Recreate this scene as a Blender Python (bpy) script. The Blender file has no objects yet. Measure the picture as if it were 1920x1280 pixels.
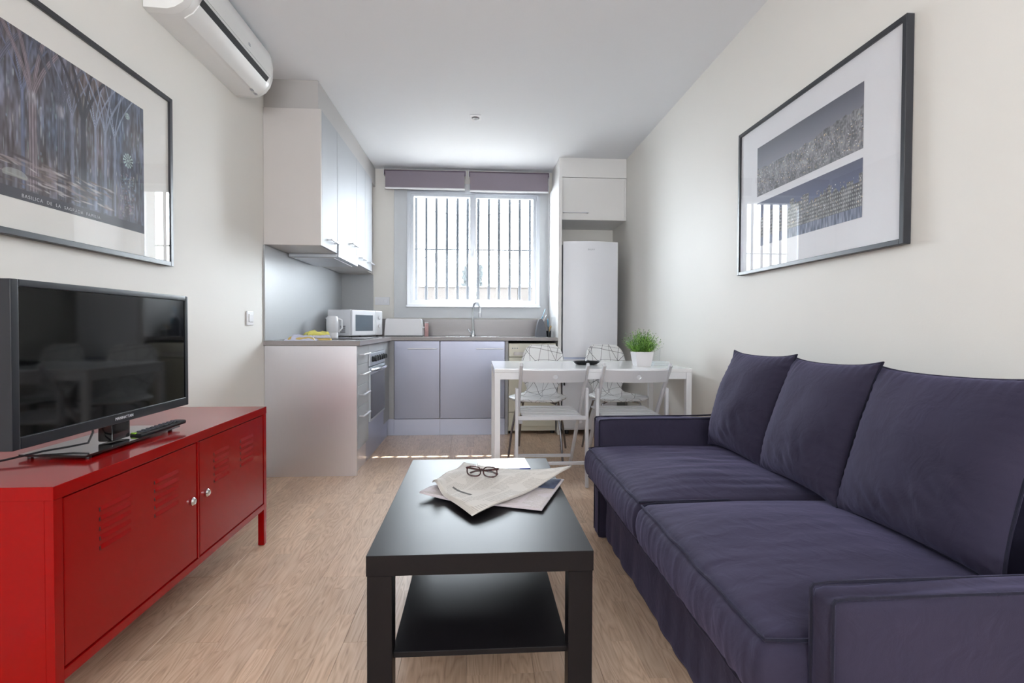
import bpy, bmesh, math, random
import numpy as np
from mathutils import Vector, Matrix, noise
R = math.radians
random.seed(7)
SC = bpy.context.scene
COL = SC.collection

# ------------------------------------------------------------------ camera, sky, sun, exposure
F = 965.0
psi = math.atan(64 / F); pit = math.atan(18 / F); roll = 0.0039
fw = Vector((math.sin(psi) * math.cos(pit), math.cos(psi) * math.cos(pit), -math.sin(pit)))
rt = fw.cross(Vector((0, 0, 1))).normalized(); up = rt.cross(fw)
rt2 = rt * math.cos(roll) + up * math.sin(roll)
up2 = up * math.cos(roll) - rt * math.sin(roll)
cd = bpy.data.cameras.new('camera'); cam = bpy.data.objects.new('camera', cd); COL.objects.link(cam)
m = Matrix.Identity(4)
for i in range(3):
    m[i][0] = rt2[i]; m[i][1] = up2[i]; m[i][2] = -fw[i]
m[0][3], m[1][3], m[2][3] = 0, 0, 1.0
cam.matrix_world = m
cd.sensor_width = 36; cd.lens = F / 1920 * 36; cd.shift_y = -10 / 1920; cd.clip_start = 0.05
SC.camera = cam

SKY = 16.0
w = bpy.data.worlds.new('sky'); SC.world = w; w.use_nodes = True
bg = w.node_tree.nodes['Background']
bg.inputs[0].default_value = (0.86, 0.92, 1.0, 1); bg.inputs[1].default_value = SKY

sd = bpy.data.lights.new('sun', 'SUN'); sun = bpy.data.objects.new('sun', sd); COL.objects.link(sun)
sd.energy = 14.0; sd.angle = R(0.5); sd.color = (1, 0.96, 0.9)
sdir = Vector((-0.10, -1.0, -1.3)).normalized()
sun.rotation_euler = sdir.to_track_quat('-Z', 'Y').to_euler(); sun.location = (2, 12, 12)

def area(name, loc, rot, sx, sy, power, color=(1, 1, 1), portal=False):
    a = bpy.data.lights.new(name, 'AREA'); a.shape = 'RECTANGLE'; a.size = sx; a.size_y = sy
    a.energy = power; a.color = color
    o = bpy.data.objects.new(name, a); COL.objects.link(o); o.location = loc; o.rotation_euler = rot
    if portal: a.cycles.is_portal = True
    return o
area('window_portal', (-0.03, 5.66, 1.8), (R(-90), 0, 0), 1.5, 1.3, 1, portal=True)
area('rear_fill_light', (0, -2.50, 1.62), (R(143), 0, 0), 2.3, 1.3, 74, color=(0.93, 0.96, 1.0))  # unseen fill lamp added at the solid rear wall, aimed at the ceiling

vs = SC.view_settings
vs.view_transform = 'Standard'; vs.look = 'None'; vs.gamma = 1; vs.use_curve_mapping = False
vs.exposure = 1.4
SC.display_settings.display_device = 'sRGB'
SC.cycles.use_denoising = True
SC.cycles.max_bounces = 12; SC.cycles.diffuse_bounces = 6; SC.cycles.glossy_bounces = 5
SC.cycles.transparent_max_bounces = 16
SC.cycles.sample_clamp_indirect = 10.0
SC.cycles.caustics_refractive = False

# ------------------------------------------------------------------ materials
def lin(c):
    return tuple((x / 255 / 12.92 if x / 255 <= 0.04045 else ((x / 255 + 0.055) / 1.055) ** 2.4) for x in c) + (1,)
def mat(name, rgb, rough=0.5, metal=0.0, var=0.04, scale=30.0, bump=0.0, bscale=None, coat=0.0, spec=0.5, stretch=None, sheen=0.0, aniso=0.0):
    m = bpy.data.materials.new(name); m.use_nodes = True
    nt = m.node_tree; N = nt.nodes; L = nt.links; b = N['Principled BSDF']
    tc = N.new('ShaderNodeTexCoord'); mp = N.new('ShaderNodeMapping'); L.new(tc.outputs['Object'], mp.inputs[0])
    if stretch: mp.inputs['Scale'].default_value = stretch
    nz = N.new('ShaderNodeTexNoise'); nz.inputs['Scale'].default_value = scale; nz.inputs['Detail'].default_value = 4
    L.new(mp.outputs[0], nz.inputs['Vector'])
    mr = N.new('ShaderNodeMapRange'); mr.inputs[3].default_value = 1 - var; mr.inputs[4].default_value = 1 + var
    L.new(nz.outputs[0], mr.inputs[0])
    mx = N.new('ShaderNodeVectorMath'); mx.operation = 'SCALE'; mx.inputs[0].default_value = lin(rgb)[:3]
    L.new(mr.outputs[0], mx.inputs['Scale']); L.new(mx.outputs[0], b.inputs['Base Color'])
    b.inputs['Roughness'].default_value = rough; b.inputs['Metallic'].default_value = metal
    b.inputs['Specular IOR Level'].default_value = spec
    b.inputs['Coat Weight'].default_value = coat; b.inputs['Coat Roughness'].default_value = 0.08
    b.inputs['Sheen Weight'].default_value = sheen; b.inputs['Anisotropic'].default_value = aniso
    if bump > 0:
        n2 = N.new('ShaderNodeTexNoise'); n2.inputs['Scale'].default_value = bscale or scale * 4; n2.inputs['Detail'].default_value = 3
        L.new(mp.outputs[0], n2.inputs['Vector'])
        bp = N.new('ShaderNodeBump'); bp.inputs['Strength'].default_value = bump; bp.inputs['Distance'].default_value = 0.002
        L.new(n2.outputs[0], bp.inputs['Height']); L.new(bp.outputs[0], b.inputs['Normal'])
    return m
def glass_mat(name, tint=(1, 1, 1, 1), ior=1.5, rough=0.0):
    m = bpy.data.materials.new(name); m.use_nodes = True
    nt = m.node_tree; N = nt.nodes; L = nt.links; N.clear()
    o = N.new('ShaderNodeOutputMaterial'); t = N.new('ShaderNodeBsdfTransparent'); g = N.new('ShaderNodeBsdfGlossy')
    t.inputs[0].default_value = tint; g.inputs['Roughness'].default_value = rough
    x = N.new('ShaderNodeMixShader')
    # Schlick reflectance from the angle to the pane (same from both sides of the thin sheet)
    ge = N.new('ShaderNodeNewGeometry'); dt = N.new('ShaderNodeVectorMath'); dt.operation = 'DOT_PRODUCT'
    L.new(ge.outputs['Incoming'], dt.inputs[0]); L.new(ge.outputs['Normal'], dt.inputs[1])
    def mm(op, a, b):
        n = N.new('ShaderNodeMath'); n.operation = op
        for i, q in enumerate((a, b)):
            if q is None: continue
            if isinstance(q, (int, float)): n.inputs[i].default_value = q
            else: L.new(q, n.inputs[i])
        return n
    r0 = ((ior - 1) / (ior + 1)) ** 2
    f = mm('ADD', mm('MULTIPLY', mm('POWER', mm('SUBTRACT', 1.0, mm('ABSOLUTE', dt.outputs['Value'], None).outputs[0]).outputs[0], 5.0).outputs[0], 1 - r0).outputs[0], r0)
    L.new(f.outputs[0], x.inputs[0]); L.new(t.outputs[0], x.inputs[1]); L.new(g.outputs[0], x.inputs[2]); L.new(x.outputs[0], o.inputs[0])
    return m

M = {}
M['wall'] = mat('painted_wall', (228, 226, 221), 0.6, var=0.012, scale=3, bump=0.08, bscale=220)
M['ceil'] = mat('painted_ceiling', (228, 230, 234), 0.7, var=0.01, scale=3)
M['surround'] = mat('white_lacquer_trim', (204, 208, 212), 0.4, var=0.01)
M['soffit'] = mat('soffit_panel', (178, 176, 175), 0.6, var=0.01)
M['steel'] = mat('brushed_steel_laminate', (226, 226, 232), 0.33, metal=0.88, var=0.03, scale=6, stretch=(60, 60, 1.5))
M['silver'] = mat('silver_laminate', (166, 168, 172), 0.6, metal=0.12, var=0.02, scale=6, stretch=(60, 60, 1.5))
M['silverm'] = mat('silver_matte_side', (200, 196, 194), 0.5, metal=0.1, var=0.02, scale=8)
M['whitec'] = mat('white_cabinet_front', (222, 221, 220), 0.45, var=0.01)
M['alu'] = mat('aluminium', (196, 202, 210), 0.3, metal=0.6, var=0.02)
M['chrome'] = mat('chrome', (215, 218, 222), 0.12, metal=1.0, var=0.01)
M['legchrome'] = mat('chair_leg_metal', (150, 150, 155), 0.25, metal=1.0, var=0.01)
M['handle'] = mat('satin_handle', (205, 205, 210), 0.35, metal=0.45, var=0.02)
M['worktop'] = mat('grey_stone_worktop', (150, 145, 146), 0.22, var=0.08, scale=120)
M['tile'] = mat('grey_backsplash', (172, 175, 178), 0.38, var=0.03, scale=60)
M['steeld'] = mat('steel_door_dimmed', (148, 152, 168), 0.34, metal=0.8, var=0.03, scale=6, stretch=(60, 60, 1.5))  # same laminate as the end panel; duller reflections put into a darker, bluer colour
M['kick'] = mat('alu_kickboard', (180, 186, 205), 0.35, metal=0.7, var=0.02, scale=6, stretch=(1.5, 1.5, 60))
M['dark'] = mat('dark_gap', (40, 42, 46), 0.7)
M['black'] = mat('black_plastic', (24, 26, 30), 0.35, var=0.03)
M['gloss'] = mat('gloss_black', (10, 10, 12), 0.06, var=0.01, coat=0.4)
M['bezel'] = mat('tv_bezel', (30, 33, 40), 0.28, var=0.02)
M['screen'] = mat('tv_screen', (5, 6, 7), 0.05, var=0.0, spec=0.45)
M['red'] = mat('red_metal', (144, 7, 9), 0.12, var=0.02, scale=5, spec=0.2)
M['redd'] = mat('dark_slot_red', (70, 4, 8), 0.5)
M['brownblack'] = mat('black_brown_wood', (20, 18, 21), 0.40, var=0.10, scale=6, stretch=(40, 2, 40), spec=0.22)
M['white'] = mat('white_paint', (232, 233, 236), 0.35, var=0.01)
M['tabletop'] = mat('white_table_gloss', (235, 236, 238), 0.12, var=0.01, coat=0.2)
M['fridge'] = mat('white_fridge', (224, 226, 232), 0.34, var=0.01)
M['plastic'] = mat('white_plastic', (228, 229, 233), 0.3, var=0.01)
M['acplastic'] = mat('air_conditioner_plastic', (228, 229, 229), 0.25, var=0.01)
M['cream'] = mat('cream_dishwasher', (214, 212, 196), 0.35, var=0.01)
M['ovenglass'] = mat('oven_glass', (60, 64, 72), 0.08, var=0.02, metal=0.3)
M['mwglass'] = mat('microwave_glass', (105, 115, 125), 0.1, var=0.05)
M['plum'] = mat('plum_blind_fabric', (132, 123, 134), 0.8, var=0.05, scale=300, bump=0.1)
M['plumd'] = mat('plum_roller', (100, 88, 102), 0.7, var=0.05, scale=200)
M['frame'] = mat('dark_frame', (44, 46, 52), 0.35, var=0.05, scale=20)
M['mount'] = mat('white_mount', (228, 226, 222), 0.6, var=0.01)
M['mountw'] = mat('cool_white_mount', (226, 227, 232), 0.6, var=0.01)
M['chairp'] = mat('chair_white_wood', (206, 207, 213), 0.4, var=0.02, scale=12)
M['pot'] = mat('white_pot', (216, 214, 216), 0.4, var=0.01)
M['soil'] = mat('dark_soil', (48, 40, 30), 0.9, var=0.3)
M['tort'] = mat('tortoiseshell', (60, 22, 24), 0.2, var=0.5, scale=90, coat=0.4)
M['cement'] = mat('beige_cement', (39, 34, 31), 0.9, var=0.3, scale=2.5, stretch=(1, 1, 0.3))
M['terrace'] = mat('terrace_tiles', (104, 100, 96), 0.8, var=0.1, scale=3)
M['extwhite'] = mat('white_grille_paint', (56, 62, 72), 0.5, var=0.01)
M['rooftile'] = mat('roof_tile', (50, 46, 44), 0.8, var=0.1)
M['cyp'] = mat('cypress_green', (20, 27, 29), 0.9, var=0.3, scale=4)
M['cable'] = mat('cable_grey', (66, 70, 76), 0.7)
M['blue'] = mat('blue_plastic', (96, 168, 200), 0.35)
M['grey_holder'] = mat('grey_holder', (88, 92, 102), 0.45)
M['tan'] = mat('wooden_spoon_wood', (196, 168, 118), 0.6, var=0.08)
M['yellow'] = mat('yellow_towel', (226, 220, 120), 0.9, var=0.12, scale=40, bump=0.5, bscale=300)
M['paleblue'] = mat('pale_blue_towel', (205, 208, 228), 0.9, var=0.12, scale=60, bump=0.5, bscale=300)
M['ochre'] = mat('ochre_towel', (214, 188, 120), 0.9, var=0.15, scale=40, bump=0.5, bscale=300)
M['redpat'] = mat('red_patterned', (190, 150, 150), 0.5, var=0.4, scale=80)
M['coaster'] = mat('pale_coaster', (222, 228, 232), 0.25, var=0.02)
M['lightgreen'] = mat('remote_green', (150, 200, 60), 0.4)
M['rubber'] = mat('grey_rubber_buttons', (70, 74, 82), 0.6)
M['text'] = mat('silver_lettering', (215, 218, 226), 0.3)
M['textd'] = mat('grey_lettering', (160, 164, 172), 0.4)
M['caption'] = mat('caption_lettering', (190, 190, 198), 0.5)
M['lamp'] = mat('spot_bulb', (90, 92, 96), 0.2)
M['glass'] = glass_mat('window_glass', (0.97, 0.985, 0.98, 1), 1.45)
M['picglass'] = glass_mat('picture_glass', (1, 1, 1, 1), 1.55)
M['lens'] = glass_mat('lens_glass', (0.95, 0.97, 0.97, 1), 1.4)
M['tumbler'] = glass_mat('tumbler_glass', (0.985, 0.99, 0.99, 1), 1.18)
M['standglass'] = mat('stand_glass', (14, 16, 18), 0.04, var=0.0, coat=0.6)
M['hob'] = mat('hob_glass', (60, 60, 66), 0.06, var=0.02)

def fabric(name, rgb):
    m = bpy.data.materials.new(name); m.use_nodes = True
    nt = m.node_tree; N = nt.nodes; L = nt.links; b = N['Principled BSDF']
    tc = N.new('ShaderNodeTexCoord')
    nz = N.new('ShaderNodeTexNoise'); nz.inputs['Scale'].default_value = 3; nz.inputs['Detail'].default_value = 5
    L.new(tc.outputs['Object'], nz.inputs['Vector'])
    cr = N.new('ShaderNodeValToRGB'); c = lin(rgb)
    cr.color_ramp.elements[0].position = 0.3; cr.color_ramp.elements[0].color = tuple(x * 0.88 for x in c[:3]) + (1,)
    cr.color_ramp.elements[1].position = 0.7; cr.color_ramp.elements[1].color = (c[0] * 1.12, c[1] * 1.08, c[2] * 1.1, 1)
    L.new(nz.outputs[0], cr.inputs[0]); L.new(cr.outputs[0], b.inputs['Base Color'])
    b.inputs['Roughness'].default_value = 0.85; b.inputs['Sheen Weight'].default_value = 0.18; b.inputs['Sheen Roughness'].default_value = 0.5; b.inputs['Sheen Tint'].default_value = (0.5, 0.46, 0.85, 1)
    b.inputs['Specular IOR Level'].default_value = 0.25
    n1 = N.new('ShaderNodeTexNoise'); n1.inputs['Scale'].default_value = 16; n1.inputs['Detail'].default_value = 3; n1.inputs['Distortion'].default_value = 0.8
    n2 = N.new('ShaderNodeTexNoise'); n2.inputs['Scale'].default_value = 700; n2.inputs['Detail'].default_value = 1
    L.new(tc.outputs['Object'], n1.inputs['Vector']); L.new(tc.outputs['Object'], n2.inputs['Vector'])
    b1 = N.new('ShaderNodeBump'); b1.inputs['Strength'].default_value = 0.35; b1.inputs['Distance'].default_value = 0.01
    b2 = N.new('ShaderNodeBump'); b2.inputs['Strength'].default_value = 0.25; b2.inputs['Distance'].default_value = 0.001
    L.new(n1.outputs[0], b1.inputs['Height']); L.new(n2.outputs[0], b2.inputs['Height'])
    L.new(b1.outputs[0], b2.inputs['Normal']); L.new(b2.outputs[0], b.inputs['Normal'])
    return m
M['sofa'] = fabric('navy_cotton', (45, 42, 60))
M['piping'] = fabric('navy_piping', (24, 24, 38))

def wood_floor():
    m = bpy.data.materials.new('oak_laminate'); m.use_nodes = True
    nt = m.node_tree; N = nt.nodes; L = nt.links; b = N['Principled BSDF']
    tc = N.new('ShaderNodeTexCoord'); oi = N.new('ShaderNodeObjectInfo')
    off = N.new('ShaderNodeVectorMath'); off.operation = 'SCALE'; off.inputs[0].default_value = (3.1, 17.3, 5.7)
    L.new(oi.outputs['Random'], off.inputs['Scale'])
    # strips printed on each board (three side by side)
    sw = N.new('ShaderNodeSeparateXYZ'); L.new(tc.outputs['Object'], sw.inputs[0])
    cb = N.new('ShaderNodeCombineXYZ')
    oy = N.new('ShaderNodeMath'); oy.operation = 'MULTIPLY_ADD'; oy.inputs[1].default_value = 3.7
    L.new(oi.outputs['Random'], oy.inputs[0]); L.new(sw.outputs[1], oy.inputs[2])
    L.new(oy.outputs[0], cb.inputs[0]); L.new(sw.outputs[0], cb.inputs[1])
    br = N.new('ShaderNodeTexBrick'); br.offset = 0.43; br.inputs['Scale'].default_value = 1
    br.inputs['Brick Width'].default_value = 0.41; br.inputs['Row Height'].default_value = 0.0651
    br.inputs['Mortar Size'].default_value = 0.0004; br.inputs['Mortar Smooth'].default_value = 0.3
    br.inputs['Color1'].default_value = (0.0, 0, 0, 1); br.inputs['Color2'].default_value = (1, 1, 1, 1); br.inputs['Mortar'].default_value = (0.2, 0.2, 0.2, 1)
    L.new(cb.outputs[0], br.inputs['Vector'])
    add = N.new('ShaderNodeVectorMath'); add.operation = 'ADD'; L.new(tc.outputs['Object'], add.inputs[0]); L.new(off.outputs[0], add.inputs[1])
    bo = N.new('ShaderNodeVectorMath'); bo.operation = 'SCALE'; bo.inputs['Scale'].default_value = 2.3; L.new(br.outputs['Color'], bo.inputs[0])
    add2 = N.new('ShaderNodeVectorMath'); add2.operation = 'ADD'; L.new(add.outputs[0], add2.inputs[0]); L.new(bo.outputs[0], add2.inputs[1])
    mp = N.new('ShaderNodeMapping'); mp.inputs['Scale'].default_value = (9, 1.1, 9); L.new(add2.outputs[0], mp.inputs[0])
    wv = N.new('ShaderNodeTexNoise'); wv.inputs['Scale'].default_value = 1.6; wv.inputs['Detail'].default_value = 2; wv.inputs['Distortion'].default_value = 0.4
    L.new(mp.outputs[0], wv.inputs['Vector'])
    ml = N.new('ShaderNodeMath'); ml.operation = 'MULTIPLY'; ml.inputs[1].default_value = 26; L.new(wv.outputs[0], ml.inputs[0])
    pp = N.new('ShaderNodeMath'); pp.operation = 'PINGPONG'; pp.inputs[1].default_value = 1.0; L.new(ml.outputs[0], pp.inputs[0])
    mp2 = N.new('ShaderNodeMapping'); mp2.inputs['Scale'].default_value = (170, 7, 50); L.new(add2.outputs[0], mp2.inputs[0])
    fn = N.new('ShaderNodeTexNoise'); fn.inputs['Scale'].default_value = 1.0; fn.inputs['Detail'].default_value = 4; L.new(mp2.outputs[0], fn.inputs['Vector'])
    mixg = N.new('ShaderNodeMath'); mixg.operation = 'MULTIPLY_ADD'; mixg.inputs[1].default_value = 0.34; L.new(pp.outputs[0], mixg.inputs[0])
    fm = N.new('ShaderNodeMath'); fm.operation = 'MULTIPLY'; fm.inputs[1].default_value = 0.75; L.new(fn.outputs[0], fm.inputs[0]); L.new(fm.outputs[0], mixg.inputs[2])
    cr = N.new('ShaderNodeValToRGB'); e = cr.color_ramp.elements
    e[0].position = 0.18; e[0].color = lin((166, 136, 113)); e[1].position = 0.8; e[1].color = lin((216, 190, 166))
    x = e.new(0.45); x.color = lin((199, 169, 143))
    L.new(mixg.outputs[0], cr.inputs[0])
    tone = N.new('ShaderNodeMapRange'); tone.inputs[3].default_value = 0.9; tone.inputs[4].default_value = 1.08; L.new(br.outputs['Color'], tone.inputs[0])
    sc = N.new('ShaderNodeVectorMath'); sc.operation = 'SCALE'; L.new(cr.outputs[0], sc.inputs[0]); L.new(tone.outputs[0], sc.inputs['Scale'])
    L.new(sc.outputs[0], b.inputs['Base Color'])
    b.inputs['Roughness'].default_value = 0.36; b.inputs['Specular IOR Level'].default_value = 0.5
    bp = N.new('ShaderNodeBump'); bp.inputs['Strength'].default_value = 0.12; bp.inputs['Distance'].default_value = 0.001
    L.new(mixg.outputs[0], bp.inputs['Height']); L.new(bp.outputs[0], b.inputs['Normal'])
    return m
M['floor'] = wood_floor()

def shell_mat():
    m = bpy.data.materials.new('white_shell_black_lines'); m.use_nodes = True
    nt = m.node_tree; N = nt.nodes; L = nt.links; b = N['Principled BSDF']
    uv = N.new('ShaderNodeUVMap')
    last = None
    for ang, sc, ph, th in ((25, 3.2, 0.3, 0.03), (-38, 2.7, 0.7, 0.03), (82, 3.6, 0.1, 0.025), (3, 2.4, 0.5, 0.02), (-68, 2.2, 0.2, 0.02), (52, 1.8, 0.85, 0.018)):
        mp = N.new('ShaderNodeMapping'); mp.inputs['Rotation'].default_value = (0, 0, R(ang)); L.new(uv.outputs[0], mp.inputs[0])
        nz = N.new('ShaderNodeTexNoise'); nz.inputs['Scale'].default_value = 1.2; nz.inputs['Detail'].default_value = 0; L.new(mp.outputs[0], nz.inputs['Vector'])
        sp = N.new('ShaderNodeSeparateXYZ'); L.new(mp.outputs[0], sp.inputs[0])
        a = N.new('ShaderNodeMath'); a.operation = 'MULTIPLY_ADD'; a.inputs[1].default_value = sc; a.inputs[2].default_value = ph; L.new(sp.outputs[0], a.inputs[0])
        a2 = N.new('ShaderNodeMath'); a2.operation = 'MULTIPLY_ADD'; a2.inputs[1].default_value = 1.0; L.new(nz.outputs[0], a2.inputs[0]); L.new(a.outputs[0], a2.inputs[2])
        f = N.new('ShaderNodeMath'); f.operation = 'FRACT'; L.new(a2.outputs[0], f.inputs[0])
        c = N.new('ShaderNodeMath'); c.operation = 'LESS_THAN'; c.inputs[1].default_value = th * .85; L.new(f.outputs[0], c.inputs[0])
        if last is None: last = c
        else:
            mxx = N.new('ShaderNodeMath'); mxx.operation = 'MAXIMUM'; L.new(last.outputs[0], mxx.inputs[0]); L.new(c.outputs[0], mxx.inputs[1]); last = mxx
    mx = N.new('ShaderNodeMix'); mx.data_type = 'RGBA'; mx.inputs[6].default_value = lin((226, 227, 228)); mx.inputs[7].default_value = lin((92, 92, 96))
    L.new(last.outputs[0], mx.inputs[0]); L.new(mx.outputs[2], b.inputs['Base Color'])
    b.inputs['Roughness'].default_value = 0.25
    return m
M['shell'] = shell_mat()

def attr_mat(name, rough=0.6):
    m = bpy.data.materials.new(name); m.use_nodes = True
    nt = m.node_tree; b = nt.nodes['Principled BSDF']
    a = nt.nodes.new('ShaderNodeVertexColor'); a.layer_name = 'print'
    nt.links.new(a.outputs[0], b.inputs['Base Color']); b.inputs['Roughness'].default_value = rough
    return m
M['print'] = attr_mat('printed_paper')

# ------------------------------------------------------------------ mesh helpers
class MB:
    def __init__(s): s.v = []; s.f = []; s.wn = False
    def add(s, vs, fs):
        o = len(s.v); s.v += [tuple(p) for p in vs]; s.f += [tuple(i + o for i in f) for f in fs]; return s
    def box(s, x0, x1, y0, y1, z0, z1, bev=0.0, seg=2, mtx=None):
        x0, x1 = min(x0, x1), max(x0, x1); y0, y1 = min(y0, y1), max(y0, y1); z0, z1 = min(z0, z1), max(z0, z1)
        if bev <= 0:
            vs = [(x, y, z) for x in (x0, x1) for y in (y0, y1) for z in (z0, z1)]
            fs = [(0, 1, 3, 2), (4, 6, 7, 5), (0, 4, 5, 1), (2, 3, 7, 6), (0, 2, 6, 4), (1, 5, 7, 3)]
        else:
            s.wn = True; bm = bmesh.new(); bmesh.ops.create_cube(bm, size=1)
            for v in bm.verts: v.co = Vector(((x0 + x1) / 2 + v.co.x * (x1 - x0), (y0 + y1) / 2 + v.co.y * (y1 - y0), (z0 + z1) / 2 + v.co.z * (z1 - z0)))
            bev = min(bev, (x1 - x0) * .49, (y1 - y0) * .49, (z1 - z0) * .49)
            bmesh.ops.bevel(bm, geom=list(bm.edges), offset=bev, segments=seg, profile=0.5, affect='EDGES')
            bm.verts.index_update(); vs = [v.co.copy() for v in bm.verts]; fs = [[v.index for v in f.verts] for f in bm.faces]; bm.free()
        if mtx is not None: vs = [mtx @ Vector(v) for v in vs]
        return s.add(vs, fs)
    def bar(s, a, b, wx, wy, bev=0.002, upv=(0, 0, 1)):
        a = Vector(a); b = Vector(b); d = b - a; L = d.length; z = d.normalized(); u = Vector(upv)
        if abs(z.dot(u)) > 0.99: u = Vector((0, 1, 0))
        x = u.cross(z).normalized(); y = z.cross(x)
        mt = Matrix(((x.x, y.x, z.x, a.x), (x.y, y.y, z.y, a.y), (x.z, y.z, z.z, a.z), (0, 0, 0, 1)))
        return s.box(-wx / 2, wx / 2, -wy / 2, wy / 2, 0, L, bev, 1, mt)
    def tube(s, pts, r, n=8, caps=True, closed=False):
        pts = [Vector(p) for p in pts]; rs = r if isinstance(r, (list, tuple)) else [r] * len(pts)
        vs = []; fs = []; K = len(pts); prev = None
        for i, p in enumerate(pts):
            a = pts[(i - 1) % K] if (closed or i > 0) else p; b = pts[(i + 1) % K] if (closed or i < K - 1) else p
            t = (b - a).normalized()
            if prev is None:
                u = Vector((0, 0, 1)) if abs(t.z) < 0.9 else Vector((1, 0, 0)); x = t.cross(u).normalized()
            else:
                x = (prev - t * prev.dot(t)).normalized()
            prev = x; y = t.cross(x)
            for k in range(n):
                an = 2 * math.pi * k / n; vs.append(p + (x * math.cos(an) + y * math.sin(an)) * rs[i])
        for i in range(K if closed else K - 1):
            j = (i + 1) % K
            for k in range(n): fs.append((i * n + k, i * n + (k + 1) % n, j * n + (k + 1) % n, j * n + k))
        if caps and not closed:
            fs.append(tuple(range(n))[::-1]); fs.append(tuple((K - 1) * n + k for k in range(n)))
        return s.add(vs, fs)
    def lathe(s, prof, c=(0, 0, 0), n=24, sx=1, sy=1, axis='Z'):
        vs = []; fs = []; K = len(prof)
        for r, z in prof:
            for k in range(n):
                a = 2 * math.pi * k / n; p = (r * math.cos(a) * sx, r * math.sin(a) * sy, z)
                if axis == 'X': p = (p[2], p[0], p[1])
                if axis == 'Y': p = (p[0], p[2], p[1])
                vs.append((c[0] + p[0], c[1] + p[1], c[2] + p[2]))
        for i in range(K - 1):
            for k in range(n): fs.append((i * n + k, i * n + (k + 1) % n, (i + 1) * n + (k + 1) % n, (i + 1) * n + k))
        fs.append(tuple(range(n))[::-1]); fs.append(tuple((K - 1) * n + k for k in range(n)))
        return s.add(vs, fs)
    def prism(s, poly, a0, a1, axis='Y'):
        n = len(poly); P = []
        for a in (a0, a1):
            for (p, q) in poly: P.append({'Y': (p, a, q), 'X': (a, p, q), 'Z': (p, q, a)}[axis])
        fs = [tuple(range(n)), tuple(range(2 * n - 1, n - 1, -1))]
        for i in range(n): fs.append((i, i + n, (i + 1) % n + n, (i + 1) % n))
        return s.add(P, fs)
    def grid(s, fn, nu, nv, closed_u=False):
        vs = [fn(i / (nu if closed_u else nu - 1) if nu > 1 else 0, j / (nv - 1)) for j in range(nv) for i in range(nu)]
        fs = []
        for j in range(nv - 1):
            for i in range(nu if closed_u else nu - 1):
                k = (i + 1) % nu; fs.append((j * nu + i, j * nu + k, (j + 1) * nu + k, (j + 1) * nu + i))
        return s.add(vs, fs)
    def build(s, name, m, parent=None, smooth=True, ang=35, origin=None):
        me = bpy.data.meshes.new(name)
        o0 = Vector(origin) if origin is not None else (Vector(parent['_o']) if parent is not None and '_o' in parent else Vector((0, 0, 0)))
        me.from_pydata([tuple(Vector(p) - o0) for p in s.v], [], s.f)
        bm = bmesh.new(); bm.from_mesh(me); bmesh.ops.recalc_face_normals(bm, faces=bm.faces); bm.to_mesh(me); bm.free()
        if m: me.materials.append(m)
        if smooth:
            me.polygons.foreach_set('use_smooth', [True] * len(me.polygons)); me.set_sharp_from_angle(angle=R(ang))
        me.update()
        o = bpy.data.objects.new(name, me); COL.objects.link(o)
        if s.wn and smooth:
            md = o.modifiers.new('wn', 'WEIGHTED_NORMAL'); md.keep_sharp = True; md.weight = 100
        o['_o'] = tuple(o0)
        if parent is not None: o.parent = parent
        else: o.location = o0
        return o
def tag(o, label=None, cat=None, group=None, kind=None):
    if label: o['label'] = label
    if cat: o['category'] = cat
    if group: o['group'] = group
    if kind: o['kind'] = kind
    return o
def thing(name, label, cat, base=(0, 0, 0), group=None):
    o = bpy.data.objects.new(name, None); COL.objects.link(o); o.empty_display_size = 0.1
    o.location = base; o['_o'] = tuple(base)
    return tag(o, label, cat, group)
def copy_tree(o, parent=None):
    c = o.copy(); COL.objects.link(c)
    if parent is not None: c.parent = parent
    for ch in list(o.children): copy_tree(ch, c)
    return c
def B(x0, x1, y0, y1, z0, z1, bev=0.0, seg=2): return MB().box(x0, x1, y0, y1, z0, z1, bev, seg)
def lettering(name, body, size, loc, rot, m, parent, ext=0.0003, align='LEFT', space=1.0):
    c = bpy.data.curves.new(name, 'FONT'); c.body = body; c.size = size; c.extrude = ext; c.align_x = align; c.space_character = space
    c.materials.append(m); o = bpy.data.objects.new(name, c); COL.objects.link(o)
    dg = bpy.context.evaluated_depsgraph_get()
    me = bpy.data.meshes.new_from_object(o.evaluated_get(dg)); bpy.data.objects.remove(o)
    me.name = name
    if not me.materials: me.materials.append(m)
    o = bpy.data.objects.new(name, me); COL.objects.link(o)
    o.parent = parent; o.location = Vector(loc) - Vector(parent['_o']); o.rotation_euler = rot; o['_o'] = tuple(parent['_o'])
    return o
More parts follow.
